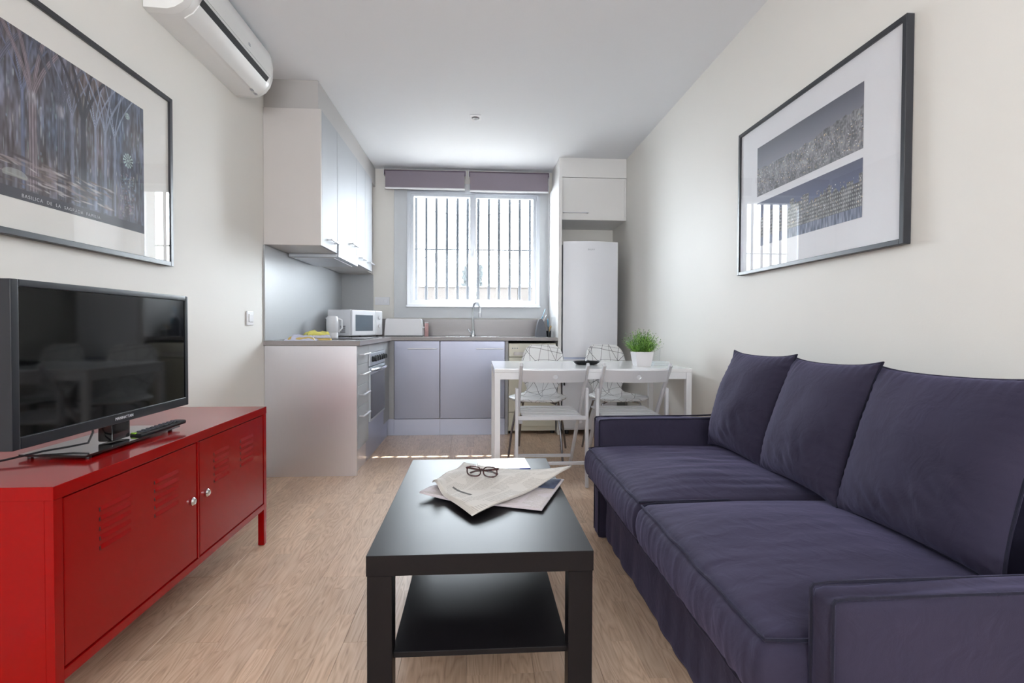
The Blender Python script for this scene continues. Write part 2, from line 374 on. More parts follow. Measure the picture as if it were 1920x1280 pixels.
def color_grid(name, img, fn, m, parent):
    """flat print: grid of quads coloured from the numpy array img (h, w, 3), srgb 0..255, row 0 = top; fn(u, v) -> world point"""
    h, wd, _ = img.shape; o0 = Vector(parent['_o'])
    us, vv = np.meshgrid(np.arange(wd + 1) / wd, np.arange(h + 1) / h)
    p00 = np.array(fn(0, 0)); pu = np.array(fn(1, 0)) - p00; pv = np.array(fn(0, 1)) - p00
    V = p00 + us.reshape(-1, 1) * pu + vv.reshape(-1, 1) * pv - np.array(o0)
    idx = (np.arange(h)[:, None] * (wd + 1) + np.arange(wd)[None, :]).reshape(-1)
    Fa = np.stack([idx, idx + 1, idx + wd + 2, idx + wd + 1], 1)
    me = bpy.data.meshes.new(name); me.from_pydata(V.tolist(), [], Fa.tolist())
    ca = me.color_attributes.new('print', 'FLOAT_COLOR', 'CORNER')
    c = img.reshape(-1, 3) / 255.0; c = np.where(c <= 0.04045, c / 12.92, ((c + 0.055) / 1.055) ** 2.4)
    c4 = np.ones((len(c), 4, 4)); c4[:, :, :3] = c[:, None, :]
    ca.data.foreach_set('color', c4.reshape(-1).astype(np.float32))
    me.materials.append(m); me.update()
    o = bpy.data.objects.new(name, me); COL.objects.link(o); o.parent = parent; o['_o'] = tuple(o0)
    return o

# ------------------------------------------------------------------ room shell
XL, XR_, YB, YF, ZC = -1.40, 1.42, 5.38, -2.6, 2.61
WX0, WX1, WZ0, WZ1 = -0.70, 0.62, 1.215, 2.385     # kitchen window opening
fl = MB().box(XL - .2, XR_ + .2, YF - .1, YB + .1, -0.12, -0.009).build('floor', M['dark']); tag(fl, kind='structure')
rnd = random.Random(3)
full = None; PW, PL = 0.1953, 1.285
x = XL + 0.002; row = 0
while x < XR_:
    wd = min(PW, XR_ - x); y = YF + (-(row * 0.437 % PL)); first = True
    while y < YB:
        y0 = max(y, YF); y1 = min(y + PL, YB)
        if y1 - y0 > 0.02:
            if wd > PW - 1e-6 and abs((y1 - y0) - PL) < 1e-6 and full is not None:
                o = bpy.data.objects.new('plank', full.data); COL.objects.link(o)
            else:
                o = MB().box(0.0003, wd - 0.0003, 0.0003, y1 - y0 - 0.0003, -0.009, 0, 0.0006, 1).build('plank', M['floor'], smooth=False)
                if wd > PW - 1e-6 and abs((y1 - y0) - PL) < 1e-6: full = o
            o.parent = fl; o.location = (x, y0, 0)
        y += PL
    x += PW; row += 1
tag(MB().box(XL - .15, XR_ + .15, YF - .25, YB + .25, ZC, ZC + .15).build('ceiling', M['ceil'], smooth=False), kind='structure')
tag(MB().box(XL - .15, XL, YF, YB + .25, -.12, ZC).build('wall_left', M['wall'], smooth=False), kind='structure')
tag(MB().box(XR_, XR_ + .15, YF, YB + .25, -.12, ZC).build('wall_right', M['wall'], smooth=False), kind='structure')
wb = MB(); YO = YB + .25
wb.box(XL, WX0, YB, YO, -.12, ZC).box(WX1, XR_, YB, YO, -.12, ZC).box(WX0, WX1, YB, YO, -.12, WZ0).box(WX0, WX1, YB, YO, WZ1, ZC)
tag(wb.build('wall_back', M['wall'], smooth=False), kind='structure')
tag(MB().box(XL - .15, XR_ + .15, YF - .15, YF, -.12, ZC).build('wall_front', M['wall'], smooth=False), kind='structure')
tag(B(XL, XL + .012, YF, 3.47, 0, .07, .003).build('baseboard_left', M['mount']), kind='structure')
tag(B(XR_ - .012, XR_, YF, 4.6, 0, .07, .003).build('baseboard_right', M['mount']), kind='structure')
# white panel around the window
t1 = MB(); a, b_, c_, d_ = -0.86, 0.735, 1.085, 2.47
t1.box(a, WX0, YB - .012, YB, c_, d_).box(WX1, b_, YB - .012, YB, c_, d_).box(WX0, WX1, YB - .012, YB, c_, WZ0).box(WX0, WX1, YB - .012, YB, WZ1, d_)
t1.box(a, a + .004, YB - .018, YB - .012, c_, d_)
tag(t1.build('trim_1', M['surround'], smooth=False), kind='structure')
# kitchen window: frame, two sliding sashes, panes
win = thing('window_1', None, None, (-.04, YB, 1.2)); tag(win, kind='structure')
y0 = YB - .03
f = MB(); A0, A1, Z0, Z1 = -.725, .64, 1.205, 2.40
f.box(A0, A0 + .035, y0, YB + .05, Z0, Z1, .0).box(A1 - .035, A1, y0, YB + .05, Z0, Z1, .0).box(A0 + .035, A1 - .035, y0, YB + .05, Z1 - .04, Z1, .0).box(A0 + .035, A1 - .035, y0, YB + .05, Z0, Z0 + .035, .0)
f.box(A0 - .01, A1 + .01, y0 - .014, y0 - .0005, Z0 - .008, Z0 + .012, .003)
f.build('window_frame', M['alu'], win)
def sash(x0, x1, y, st):
    s = MB(); z0, z1 = Z0 + .036, Z1 - .041
    s.box(x0, x0 + st[0], y, y + .025, z0, z1).box(x1 - st[1], x1, y, y + .025, z0, z1).box(x0 + st[0], x1 - st[1], y, y + .025, z0, z0 + .03).box(x0 + st[0], x1 - st[1], y, y + .025, z1 - .025, z1)
    o = s.build('sash', M['alu'], win)
    B(x0 + st[0] - .004, x1 - st[1] + .004, y + .010, y + .014, z0 + .026, z1 - .02).build('pane', M['glass'], o, smooth=False)
    return o
s1 = sash(A0 + .036, -.03, y0 + .005, (.03, .055)); s2 = sash(-.075, A1 - .036, y0 + .035, (.055, .03))
MB().box(-.052, -.04, y0 - .012, y0 + .006, 1.72, 1.80, .003).build('latch', M['alu'], s1)
# ------------------------------------------------------------------ outside
gr = thing('window_grille', 'white painted steel security grille with vertical bars outside the kitchen window', 'grille', (-.05, 5.72, 1.15))
bx = [-.792, -.678, -.568, -.458, -.342, -.226, -.115, .002, .119, .231, .349, .461, .574, .688]
yb = 5.72
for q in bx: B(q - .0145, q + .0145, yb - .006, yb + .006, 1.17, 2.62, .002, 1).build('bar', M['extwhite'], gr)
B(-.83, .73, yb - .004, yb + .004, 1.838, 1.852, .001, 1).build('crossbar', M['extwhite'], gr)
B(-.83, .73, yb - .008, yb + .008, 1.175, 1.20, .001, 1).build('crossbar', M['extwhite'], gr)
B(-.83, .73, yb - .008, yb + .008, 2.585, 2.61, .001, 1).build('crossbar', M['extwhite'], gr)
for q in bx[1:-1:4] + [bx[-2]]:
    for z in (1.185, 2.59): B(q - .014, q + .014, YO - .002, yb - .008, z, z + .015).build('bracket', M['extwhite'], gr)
for q in bx: MB().lathe([(.016, 1.2), (.012, 1.212), (.003, 1.222)], (q, yb, 0), 10).build('collar', M['extwhite'], gr)
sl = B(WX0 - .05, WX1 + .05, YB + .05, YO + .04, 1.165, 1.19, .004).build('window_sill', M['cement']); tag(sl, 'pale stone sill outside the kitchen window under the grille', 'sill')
aw = thing('sun_shaping_canopy', 'unseen slatted canopy added above the window to shape the sunlight', 'canopy', (0, 6.0, 2.66))  # unseen canopy added; its slot shapes the sun streak and bar shade
B(-1.6, 1.7, YO + .002, 6.005, 2.66, 2.69).build('slat', M['extwhite'], aw); B(-1.6, 1.7, 6.047, 6.45, 2.66, 2.69).build('slat', M['extwhite'], aw)
for q in (-1.5, 1.46): B(q, q + .04, YO + .002, 6.45, 2.69, 2.73).build('beam', M['extwhite'], aw)
tag(MB().box(-8, 8, YO, 60, -.3, -.1).build('ground', M['terrace'], smooth=False), kind='structure')
pw = thing('parapet_wall', 'beige rendered terrace wall with coping seen through the window bars', 'wall', (0, 12, -.1))
xx = -3.4
while xx < 3.6:
    zt = 1.90 + (0.05 * max(0, (-1.0 - xx)))
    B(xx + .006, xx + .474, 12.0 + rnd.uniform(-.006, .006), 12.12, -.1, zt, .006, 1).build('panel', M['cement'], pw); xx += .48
B(-1.35, 3.6, 11.97, 12.16, 1.90, 1.93, .005, 1).build('coping', M['rooftile'], pw)
rf = thing('low_roof', 'low tiled roof edge above the right end of the terrace wall', 'roof', (1.6, 13, 1.93))
MB().prism([(.55, 2.06), (2.6, 1.86), (2.6, 1.78), (.55, 1.98)], 13, 15, 'Y').build('roof', M['rooftile'], rf)
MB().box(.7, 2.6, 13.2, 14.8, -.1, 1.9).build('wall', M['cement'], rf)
def cypress(px, py, z0, z1, r, lab):
    t = thing('cypress_tree', lab, 'tree', (px, py, -.1), 'cypresses beyond the terrace wall')
    mb = MB(); rr = random.Random(int(px * 10) + 50); n = 12; H = z1 - z0; prof = []
    for i in range(26):
        u = i / 25; rad = r * (1 - u) ** .6 * (.72 + .35 * math.sin(u * 26 + px)) + .012
        prof.append((rad, z0 + u * H))
    mb.lathe(prof, (px, py, 0), n)
    mb.v = [(a + rr.uniform(-.04, .04), b + rr.uniform(-.04, .04), c + rr.uniform(-.05, .05)) for a, b, c in mb.v]
    for i in range(60):
        u = rr.random() ** .7 * .95; an = rr.uniform(0, 6.28); rad = r * (1 - u) ** .6
        p = Vector((px + math.cos(an) * rad * .7, py + math.sin(an) * rad * .7, z0 + u * H)); q = p + Vector((math.cos(an) * .09, math.sin(an) * .09, .2))
        mb.tube([p, (p + q) / 2, q], [.06, .05, .005], 5)
    mb.build('foliage', M['cyp'], t); MB().tube([(px, py, -.1), (px, py, z0 + .2)], .08, 8).build('trunk', M['rooftile'], t)
cypress(-.50, 20, 1.2, 3.30, .17, 'left slender dark cypress tree beyond the terrace wall')
cypress(.08, 20.4, 1.2, 3.40, .18, 'right slender dark cypress tree beyond the terrace wall')
sl_ = thing('street_lamp', 'thin street lamp on an arm beyond the wall at the left of the window', 'lamp', (-2.6, 15, -.1))
MB().tube([(-2.6, 15, -.1), (-2.6, 15, 2.7), (-2.3, 15, 2.78), (-1.35, 15, 3.02)], .022, 6).build('pole', M['cable'], sl_)
MB().lathe([(.02, .10), (.06, .06), (.11, -.10), (.10, -.16), (.02, -.17)], (-1.25, 15, 3.0), 10).build('lamp_head', M['cable'], sl_)
def sag(a, b, s, r, n=18): return MB().tube([Vector(a).lerp(Vector(b), i / n) + Vector((0, 0, -4 * s * (i / n) * (1 - i / n))) for i in range(n + 1)], r, 5)
tag(sag((-3.2, 14, 4.9), (3.5, 14, 5.4), 1.15, .011).build('overhead_cable', M['cable']), 'thin overhead cable sagging across the bright sky', 'cable')

# ------------------------------------------------------------------ blinds
def blind(x0, x1, ztop, zbot, lab):
    t = thing('roller_blind', lab, 'blind', ((x0 + x1) / 2, 5.3, zbot), 'roller blinds over the kitchen window')
    MB().lathe([(.026, x0), (.026, x1)], (0, 5.30, ztop - .03), 20, axis='X').build('roller', M['plumd'], t)
    MB().box(x0 + .012, x1 - .012, 5.272, 5.275, zbot + .01, ztop - .025).build('blind_fabric', M['plum'], t)
    B(x0 + .008, x1 - .008, 5.266, 5.28, zbot - .006, zbot + .012, .004).build('bottom_bar', M['white'], t)
    for xx in (x0 - .006, x1 + .002):
        MB().box(xx, xx + .004, 5.275, YB - .012, ztop - .062, ztop + .004, .001).build('bracket', M['plastic'], t)
blind(-.945, -.128, 2.585, 2.385, 'plum grey roller blind rolled up over the left half of the window')
blind(-.095, .725, 2.585, 2.372, 'plum grey roller blind rolled up over the right half of the window')
ch = thing('blind_chain', 'thin white bead chain hanging at the right side of the window', 'chain', (.722, 5.29, 1.3))
MB().tube([(.722, 5.285, 2.55), (.722, 5.285, 1.32), (.728, 5.29, 1.305), (.728, 5.30, 1.32), (.728, 5.30, 2.55)], .0018, 5).build('bead_chain', M['plastic'], ch)

# ------------------------------------------------------------------ kitchen: left run and back run
YS = 3.475
def bar_handle(p0, p1, out, parent, r=.005, name='handle'):
    p0 = Vector(p0); p1 = Vector(p1); o = Vector(out); d = (p1 - p0).normalized()
    mb = MB(); mb.bar(p0 + o, p1 + o, .012, .009, .0015)
    a = p0 + d * .012; b = p1 - d * .012
    mb.bar(a, a + o, .007, .007, .001); mb.bar(b, b + o, .007, .007, .001)
    return mb.build(name, M['handle'], parent)
XF = -.802
dc = thing('drawer_cabinet', 'silver drawer cabinet with long end panel at the near end of the counter', 'cabinet', (-1.1, YS, 0))
B(XL + .002, XF, YS, YS + .019, 0.0, .868, .0012, 1).build('end_panel', M['steel'], dc)
MB().box(XL + .002, XF - .02, YS + .02, 3.84, .16, .866).box(XL + .002, XF - .05, YS + .02, 3.84, 0.001, .16).build('body', M['silverm'], dc)
zs = [(.737, .866), (.596, .734), (.451, .593), (.165, .448)]
for i, (a, b) in enumerate(zs):
    d = B(XF - .018, XF, YS + .022, 3.838, a, b, .0012, 1).build('drawer', M['silver'], dc)
    zh = (.806, .672, .533, .388)[i]
    bar_handle((XF, YS + .06, zh), (XF, YS + .28, zh), (.032, 0, 0), d)
B(XF - .035, XF - .02, YS + .02, 3.838, 0.001, .16).build('kickboard', M['steel'], dc)
ov = thing('built_in_oven', 'built-in oven with grey glass door and row of dark knobs in left counter', 'oven', (-1.1, 4.15, 0))
MB().box(XL + .02, XF - .022, 3.842, 4.448, .16, .864).build('body', M['silverm'], ov)
B(XF - .02, XF, 3.842, 4.448, .80, .866, .001, 1).build('fascia', M['silver'], ov)
B(XF - .02, XF, 3.842, 4.448, .165, .285, .001, 1).build('lower_panel', M['kick'], ov)
B(XF - .015, XF + .012, 3.845, 4.445, .70, .797, .004).build('control_panel', M['alu'], ov)
for i in range(6):
    MB().lathe([(.022, .012), (.022, .018), (.019, .020), (.017, .045), (.004, .047)], (XF, 3.93 + i * .086, .752), 16, axis='X').build('knob', M['dark'], ov)
dr = B(XF - .015, XF + .012, 3.845, 4.445, .29, .695, .004).build('door', M['alu'], ov)
B(XF + .011, XF + .015, 3.875, 4.415, .31, .64, .001, 1).build('glass_panel', M['ovenglass'], dr)
MB().tube([(XF + .01, 3.87, .672), (XF + .035, 3.92, .672), (XF + .052, 4.03, .672), (XF + .058, 4.145, .672), (XF + .052, 4.26, .672), (XF + .035, 4.37, .672), (XF + .01, 4.42, .672)], .011, 10).build('handle', M['chrome'], dr)
B(XF - .035, XF - .02, 3.842, 4.448, .001, .16).build('kickboard', M['kick'], ov)
cc = thing('corner_cabinet', 'silver corner filler cabinet between oven and sink cabinets', 'cabinet', (-.9, 4.7, 0))
MB().box(XL + .004, XF, 4.452, 4.72, .16, .866).build('side_filler', M['silver'], cc, smooth=False)
MB().box(XL + .004, -.762, 4.738, YB - .004, .155, .866).build('corner_panel', M['silver'], cc, smooth=False)
MB().box(XL + .004, XF - .02, 4.452, 4.72, .001, .16).box(XL + .004, -.762, 4.745, YB - .004, .001, .152).build('kickboard', M['kick'], cc, smooth=False)
YK = 4.735
def base_cab(x0, x1, lab, hx0, hx1):
    t = thing('base_cabinet', lab, 'cabinet', ((x0 + x1) / 2, YK, 0), 'base cabinets below the window')
    MB().box(x0 + .001, x1 - .001, YK + .022, YB - .004, .155, .864).build('body', M['silverm'], t)
    d = B(x0 + .002, x1 - .002, YK, YK + .019, .155, .864, .0012, 1).build('door', M['steeld'], t)
    bar_handle((hx0, YK, .797), (hx1, YK, .797), (0, -.03, 0), d)
    B(x0, x1, YK + .008, YK + .024, .001, .150).build('kickboard', M['kick'], t)
base_cab(-.760, -.347, 'narrower silver base cabinet door left of the sink cabinet', -.635, -.37)
base_cab(-.345, .250, 'wide silver sink cabinet door below the tap', -.015, .235)
dw = thing('dishwasher', 'slim cream dishwasher under the right end of the worktop', 'dishwasher', (.5, YK, 0))
MB().box(.283, .725, YK + .03, YB - .02, .03, .845).build('body', M['cream'], dw)
B(.285, .722, YK, YK + .028, .21, .715, .004).build('door', M['cream'], dw)
cp = B(.285, .722, YK - .004, YK + .028, .72, .845, .006).build('control_panel', M['cream'], dw)
B(.33, .60, YK - .008, YK - .002, .735, .765, .003).build('handle_recess', M['silverm'], cp)
for i in range(3): MB().lathe([(.006, -.004), (.005, -.008)], (.32 + i * .022, YK, .80), 10, axis='Y').build('button', M['textd'], cp)
B(.285, .722, YK + .006, YK + .028, .075, .203, .003).build('kick_panel', M['cream'], dw)
for q in (.31, .70): MB().lathe([(.018, .001), (.018, .032)], (q, YK + .06, 0), 12).build('foot', M['dark'], dw)
tag(B(.252, .280, YK + .002, YK + .022, .002, .866, .001, 1).build('filler_panel', M['silver']), 'narrow silver filler strip beside the dishwasher', 'panel')
# worktop
wt = thing('worktop', 'grey stone worktop running around the kitchen corner', 'worktop', (-.8, 4.7, .87))
YW = 4.708
MB().prism([(XL + .001, YS - .012), (-.778, YS - .012), (-.778, YW), (.733, YW), (.733, YB - .002), (XL + .001, YB - .002)], .87, .90, 'Z').build('slab', M['worktop'], wt, smooth=False)
B(-.30, .20, 4.82, 5.22, .9, .904, .002).build('sink', M['chrome'], wt)
hb = B(-1.33, -.84, 3.88, 4.43, .9005, .906, .002).build('hob', M['hob']); tag(hb, 'black glass hob set in the worktop above the oven', 'hob')
sp = thing('backsplash', 'grey stone backsplash panels behind the worktop', 'backsplash', (-1.3, 5.3, .9))
B(XL + .001, XL + .012, YS - .01, YB - .002, .901, 1.527, .001, 1).build('panel', M['tile'], sp)
B(XL + .012, -1.072, YB - .012, YB - .001, .901, 1.527, .001, 1).build('panel', M['tile'], sp)
B(-1.072, .733, YB - .022, YB - .013, .901, 1.075, .001, 1).build('panel', M['worktop'], sp)
# upper cabinets
XU = -1.030
def upper(y0, y1, lab, zb=1.53, hand=True):
    t = thing('upper_cabinet', lab, 'cabinet', (-1.2, y0, 1.53), 'wall cabinets on the left')
    MB().box(XL + .001, XU - .02, y0 + .001, y1 - .001, 1.53, 2.42).build('body', M['silverm'], t, smooth=False)
    d = B(XU - .019, XU, y0 + .0015, y1 - .0015, zb, 2.419, .0012, 1).build('door', M['silver'], t)
    ya = y0 + .08 if y0 > 4.4 else y1 - .25
    if hand: bar_handle((XU, ya, zb + .06), (XU, ya + .19, zb + .06), (.03, 0, 0), d)
    return t
u0 = upper(YS + .018, 3.86, 'near wall cabinet with plain silver door at the end of row')
B(XL + .001, XU - .001, YS, YS + .016, 1.53, 2.42, .001, 1).build('side_panel', M['silverm'], u0)
upper(3.863, 4.46, 'second wall cabinet above the extractor hood', 1.60)
upper(4.463, 4.80, 'third wall cabinet next after the hood cabinet', 1.53)
upper(4.803, 5.10, 'farthest wall cabinet nearest the window', 1.53)
tag(MB().box(XL + .001, -1.075, 5.102, YB - .013, 1.53, 2.42).build('filler_panel', M['silverm'], smooth=False), 'silver filler between farthest wall cabinet and back wall', 'panel')
sf = MB().box(XL + .001, -1.052, YS + .012, YB - .001, 2.424, ZC - .001).build('trim_2', M['soffit'], smooth=False); tag(sf, kind='structure')
hd = thing('extractor_hood', 'slim extractor hood under the second wall cabinet', 'hood', (-1.2, 4.16, 1.5))
B(XL + .02, XU - .004, 3.868, 4.455, 1.505, 1.529, .002).build('casing', M['alu'], hd)
B(XL + .05, XU - .03, 3.89, 4.435, 1.498, 1.504, .002).build('filter', M['handle'], hd)
B(XU - .003, XU + .012, 3.868, 4.455, 1.505, 1.594, .003).build('visor', M['alu'], hd)
for i in range(3): B(XU + .012, XU + .015, 3.88, 4.44, 1.52 + i * .024, 1.526 + i * .024).build('slot', M['textd'], hd)

# ------------------------------------------------------------------ fridge column
pn = B(.737, .767, 4.70, YB - .001, 0.001, 2.372, .001, 1).build('tall_panel', M['whitec']); tag(pn, 'tall white side panel between worktop and fridge', 'panel')
fc = thing('overfridge_cabinet', 'white wall cabinet above the fridge', 'cabinet', (1.1, 4.88, 2.02))
MB().box(.769, XR_ - .002, 4.90, YB - .001, 2.02, 2.425).build('body', M['whitec'], fc, smooth=False)
d = B(.770, XR_ - .022, 4.88, 4.899, 2.02, 2.42, .001, 1).build('door', M['whitec'], fc)
B(XR_ - .021, XR_ - .002, 4.88, 4.899, 2.02, 2.42, .001, 1).build('filler_strip', M['whitec'], fc)
bar_handle((.80, 4.88, 2.085), (1.05, 4.88, 2.085), (0, -.028, 0), d)
tag(MB().box(.769, XR_ - .001, 4.885, YB - .001, 2.426, ZC - .001).build('trim_3', M['whitec'], smooth=False), kind='structure')
fr = thing('fridge', 'tall white two-door fridge freezer in the corner', 'fridge', (1.03, 4.66, 0))
MB().box(.785, 1.290, 4.73, 5.30, .04, 1.765).build('body', M['fridge'], fr, smooth=False)
def fdoor(z0, z1, nm):
    poly = [(.782 + (1.292 - .782) * i / 14, 4.705 - .038 * (1 - (2 * i / 14 - 1) ** 2)) for i in range(15)] + [(1.292, 4.728), (.782, 4.728)]
    return MB().prism(poly, z0, z1, 'Z').build(nm, M['fridge'], fr, ang=25)
fdoor(.722, 1.783, 'upper_door'); fdoor(.06, .700, 'lower_door')
B(.79, 1.285, 4.70, 4.728, .701, .721).build('gap_strip', M['kick'], fr)
for q in (.83, 1.25): MB().lathe([(.02, 0.001), (.02, .042)], (q, 4.76, 0), 12).build('foot', M['dark'], fr)
B(.789, .80, 4.672, 4.70, .46, .60, .003).build('handle_grip', M['dark'], fr)
lettering('lettering', 'BALAY', .022, (1.035, 4.664, 1.70), (R(90), 0, 0), M['textd'], fr, align='CENTER')

# ------------------------------------------------------------------ worktop objects
mw = thing('microwave_oven', 'white microwave oven standing angled in the worktop corner', 'microwave', (-1.105, 4.62, .9))
b = MB; W_, D_, H_ = .45, .27, .247
def mbx(x0, x1, y0, y1, z0, z1, bev=.003): return MB().box(x0 - 1.105, x1 - 1.105, y0 + 4.62, y1 + 4.62, z0 + .9, z1 + .9, bev)
mbx(0, W_, .022, D_, .012, H_ - .002, .004).build('casing', M['plastic'], mw)
door_ = mbx(0.001, W_ * .76, 0, .021, .014, H_ - .004, .008).build('door', M['plastic'], mw)
mbx(.045, W_ * .66, -.002, .004, .055, H_ - .045, .003).build('door_window', M['mwglass'], door_)
mbx(W_ * .765, W_ - .001, 0, .021, .014, H_ - .004, .008).build('control_panel', M['plastic'], mw)
for z in (.18, .10): MB().lathe([(.020, 0), (.018, -.014), (.004, -.016)], (-1.105 + W_ * .88, 4.62, .9 + z), 18, axis='Y').build('dial', M['plastic'], mw)
for ax in (.03, W_ - .03):
    for ay in (.04, D_ - .03): MB().lathe([(.012, 0), (.012, .013)], (-1.105 + ax, 4.62 + ay, .9005), 10).build('foot', M['dark'], mw)
for i in range(6): mbx(-.0015, .001, .075, .13, .04 + i * .011, .045 + i * .011, 0).build('vent_slot', M['dark'], mw)
mw.rotation_euler = (0, 0, math.atan2(.906, .42))
kt = thing('electric_kettle', 'small white electric kettle beside the microwave oven', 'kettle', (-1.205, 4.36, .9065))
MB().lathe([(.046, 0), (.046, .036), (.045, .038)], (-1.205, 4.36, .9065), 28).build('base', M['plastic'], kt)
MB().lathe([(.043, .039), (.047, .045), (.049, .10), (.047, .155), (.040, .170), (.025, .176)], (-1.205, 4.36, .9065), 28).build('jug', M['plastic'], kt)
MB().prism([(-1.247, 1.05), (-1.262, 1.066), (-1.240, 1.075)], 4.35, 4.37, 'Y').build('spout', M['plastic'], kt)
MB().tube([(-1.16, 4.37, 1.06), (-1.135, 4.385, 1.05), (-1.132, 4.387, .98), (-1.158, 4.37, .95)], .007, 8).build('handle', M['plastic'], kt)
def crumple(name, lab, cx, cy, sx, sy, h, m, seed, rotz=0.0, layers=3):
    t = thing(name, lab, 'towel', (cx, cy, .9005), 'towels on the worktop'); 
    for l in range(layers):
        def fn(u, v, l=l):
            x = (u - .5) * sx * (1 - .12 * l); y = (v - .5) * sy * (1 - .12 * l)
            e = min(u, 1 - u, v, 1 - v) * 8; e = min(1, e)
            n = noise.noise(Vector((x * 16 + seed, y * 16, l * 3.1))) + .5 * noise.noise(Vector((x * 40, y * 40 + seed, l)))
            z = .901 + (l + .35) * h / layers + n * h * .35 * e + .012 * e
            z = max(z, .902 + l * h / layers * .6)
            c, s = math.cos(rotz + l * .12), math.sin(rotz + l * .12)
            wob = 1 + .1 * noise.noise(Vector((u * 3, v * 3, seed + l)))
            return (cx + (x * c - y * s) * wob, cy + (x * s + y * c) * wob, z if e > .3 else max(.902, z - .01))
        mb = MB().grid(fn, 26, 22)
        o = mb.build('fold', m[l % len(m)], t); md = o.modifiers.new('s', 'SOLIDIFY'); md.thickness = .005; md.offset = -1
    return t
crumple('tea_towel', 'folded pale blue and white tea towel at the counter end', -1.20, 3.61, .19, .20, .026, [M['paleblue'], M['ochre']], 3, .1)
crumple('tea_towel', 'crumpled yellow tea towel lying behind the pale blue one', -1.15, 3.76, .20, .18, .055, [M['ochre'], M['paleblue'], M['yellow']], 9, .3)
ts = thing('toaster', 'white long-slot toaster on the worktop below the window', 'toaster', (-.72, 5.12, .9))
poly = [(-.905, .908), (-.903, .95), (-.893, 1.062), (-.882, 1.073), (-.565, 1.073), (-.552, 1.064), (-.540, .95), (-.538, .908)]
MB().prism(poly, 5.06, 5.20, 'Y').build('body', M['plastic'], ts, ang=50)
B(-.895, -.547, 5.065, 5.195, .9005, .9085, .002).build('base', M['dark'], ts)
B(-.87, -.58, 5.115, 5.145, 1.068, 1.0745, .001).build('slot', M['dark'], ts)
B(-.545, -.525, 5.12, 5.14, .98, .995, .003).build('lever', M['plastic'], ts)
jar = thing('spice_box', 'small red patterned box beside the toaster', 'box', (-.505, 5.13, .9))
B(-.522, -.488, 5.11, 5.15, .9005, 1.03, .002).build('box', M['redpat'], jar); B(-.522, -.488, 5.11, 5.15, 1.031, 1.037, .002).build('lid', M['plastic'], jar)
fa = thing('kitchen_tap', 'chrome swan-neck kitchen tap in front of the window', 'tap', (-.05, 5.26, .9))
MB().lathe([(.026, .9), (.026, .912), (.020, .918), (.018, .95), (.014, .956)], (-.05, 5.26, 0), 20).build('base', M['chrome'], fa)
pts = [(-.05, 5.26, .95), (-.05, 5.26, 1.17)] + [(-.05 + .035 - .035 * math.cos(a), 5.26 - .05 + .05 * math.cos(a) * 1.0, 1.17 + .075 * math.sin(a)) for a in [i * math.pi / 10 for i in range(1, 11)]] + [(.02, 5.16, 1.12)]
MB().tube(pts, .0095, 12).build('spout', M['chrome'], fa)
MB().lathe([(.013, 0), (.014, .045), (.010, .05)], (.02, 5.16, 1.09), 14).build('spray_head', M['handle'], fa)
MB().tube([(-.05, 5.26, .935), (-.085, 5.25, .945), (-.10, 5.245, .975)], [.007, .006, .005], 8).build('lever', M['chrome'], fa)
uh = thing('utensil_holder', 'dark grey curved knife and utensil holder on the worktop', 'utensil holder', (.61, 5.0, .9))
poly = [(.560, .9005), (.668, .9005), (.655, .99), (.636, 1.055), (.615, 1.078), (.592, 1.07), (.577, 1.02), (.565, .95)]
MB().prism(poly, 4.96, 5.06, 'Y').build('body', M['grey_holder'], uh, ang=50)
cu = thing('utensil_cup', 'small black utensil cup beside the grey holder', 'cup', (.693, 5.02, .9))
MB().lathe([(.022, .9005), (.025, .96), (.022, .962), (.020, .905)], (.694, 5.02, 0), 18).build('cup', M['black'], cu)
def utensil(name, lab, p0, p1, w, l, m, m2):
    t = thing(name, lab, 'utensil', p0, 'cooking utensils in the holders')
    p0 = Vector(p0); p1 = Vector(p1); dd = (p1 - p0).normalized()
    MB().tube([p0, p1], .005, 8).build('handle', m2, t)
    mb = MB().lathe([(.004, 0), (w * .6, l * .2), (w, l * .55), (w * .8, l * .88), (w * .2, l)], (0, 0, 0), 14, sx=1, sy=.25)
    q = dd.to_track_quat('Z', 'Y'); mb.v = [tuple(q @ Vector(v) + p1 - dd * .004) for v in mb.v]
    mb.build('head', m, t)
utensil('blue_spatula', 'light blue spatula standing in the grey holder', (.622, 5.01, 1.07), (.632, 5.01, 1.10), .014, .085, M['blue'], M['blue'])
utensil('white_spoon', 'white spoon leaning right out of the grey holder', (.635, 5.01, 1.04), (.648, 5.01, 1.07), .013, .055, M['plastic'], M['plastic'])
utensil('blue_spoon', 'blue grey ladle standing in the black cup', (.695, 5.03, .93), (.690, 5.03, 1.0), .020, .085, M['blue'], M['grey_holder'])
utensil('wooden_spoon', 'short wooden spoon standing in the black cup', (.690, 5.01, .93), (.698, 4.995, .965), .013, .055, M['tan'], M['tan'])
tumb = MB().lathe([(.020, .9005), (.024, .955), (.022, .955), (.018, .905)], (.708, 4.93, 0), 18).build('glass_jar', M['tumbler']); tag(tumb, 'small clear glass jar at the right end of the worktop', 'jar')
oc = thing('double_socket', 'white double power socket on the wall left of the window', 'socket', (-.98, YB, 1.26))
B(-1.058, -.908, YB - .012, YB - .001, 1.215, 1.298, .004).build('plate', M['plastic'], oc)
for q in (-1.02, -.946): MB().lathe([(.022, -.013), (.024, -.016), (.021, -.017), (.019, -.008)], (q, YB, 1.257), 20, axis='Y').build('outlet', M['plastic'], oc); MB().lathe([(.0185, -.0128), (.004, -.0126)], (q, YB, 1.257), 16, axis='Y').build('recess', M['rubber'], oc)
sw = thing('light_switch', 'white light switch on the left wall above the red cabinet', 'switch', (XL, 3.255, 1.045))
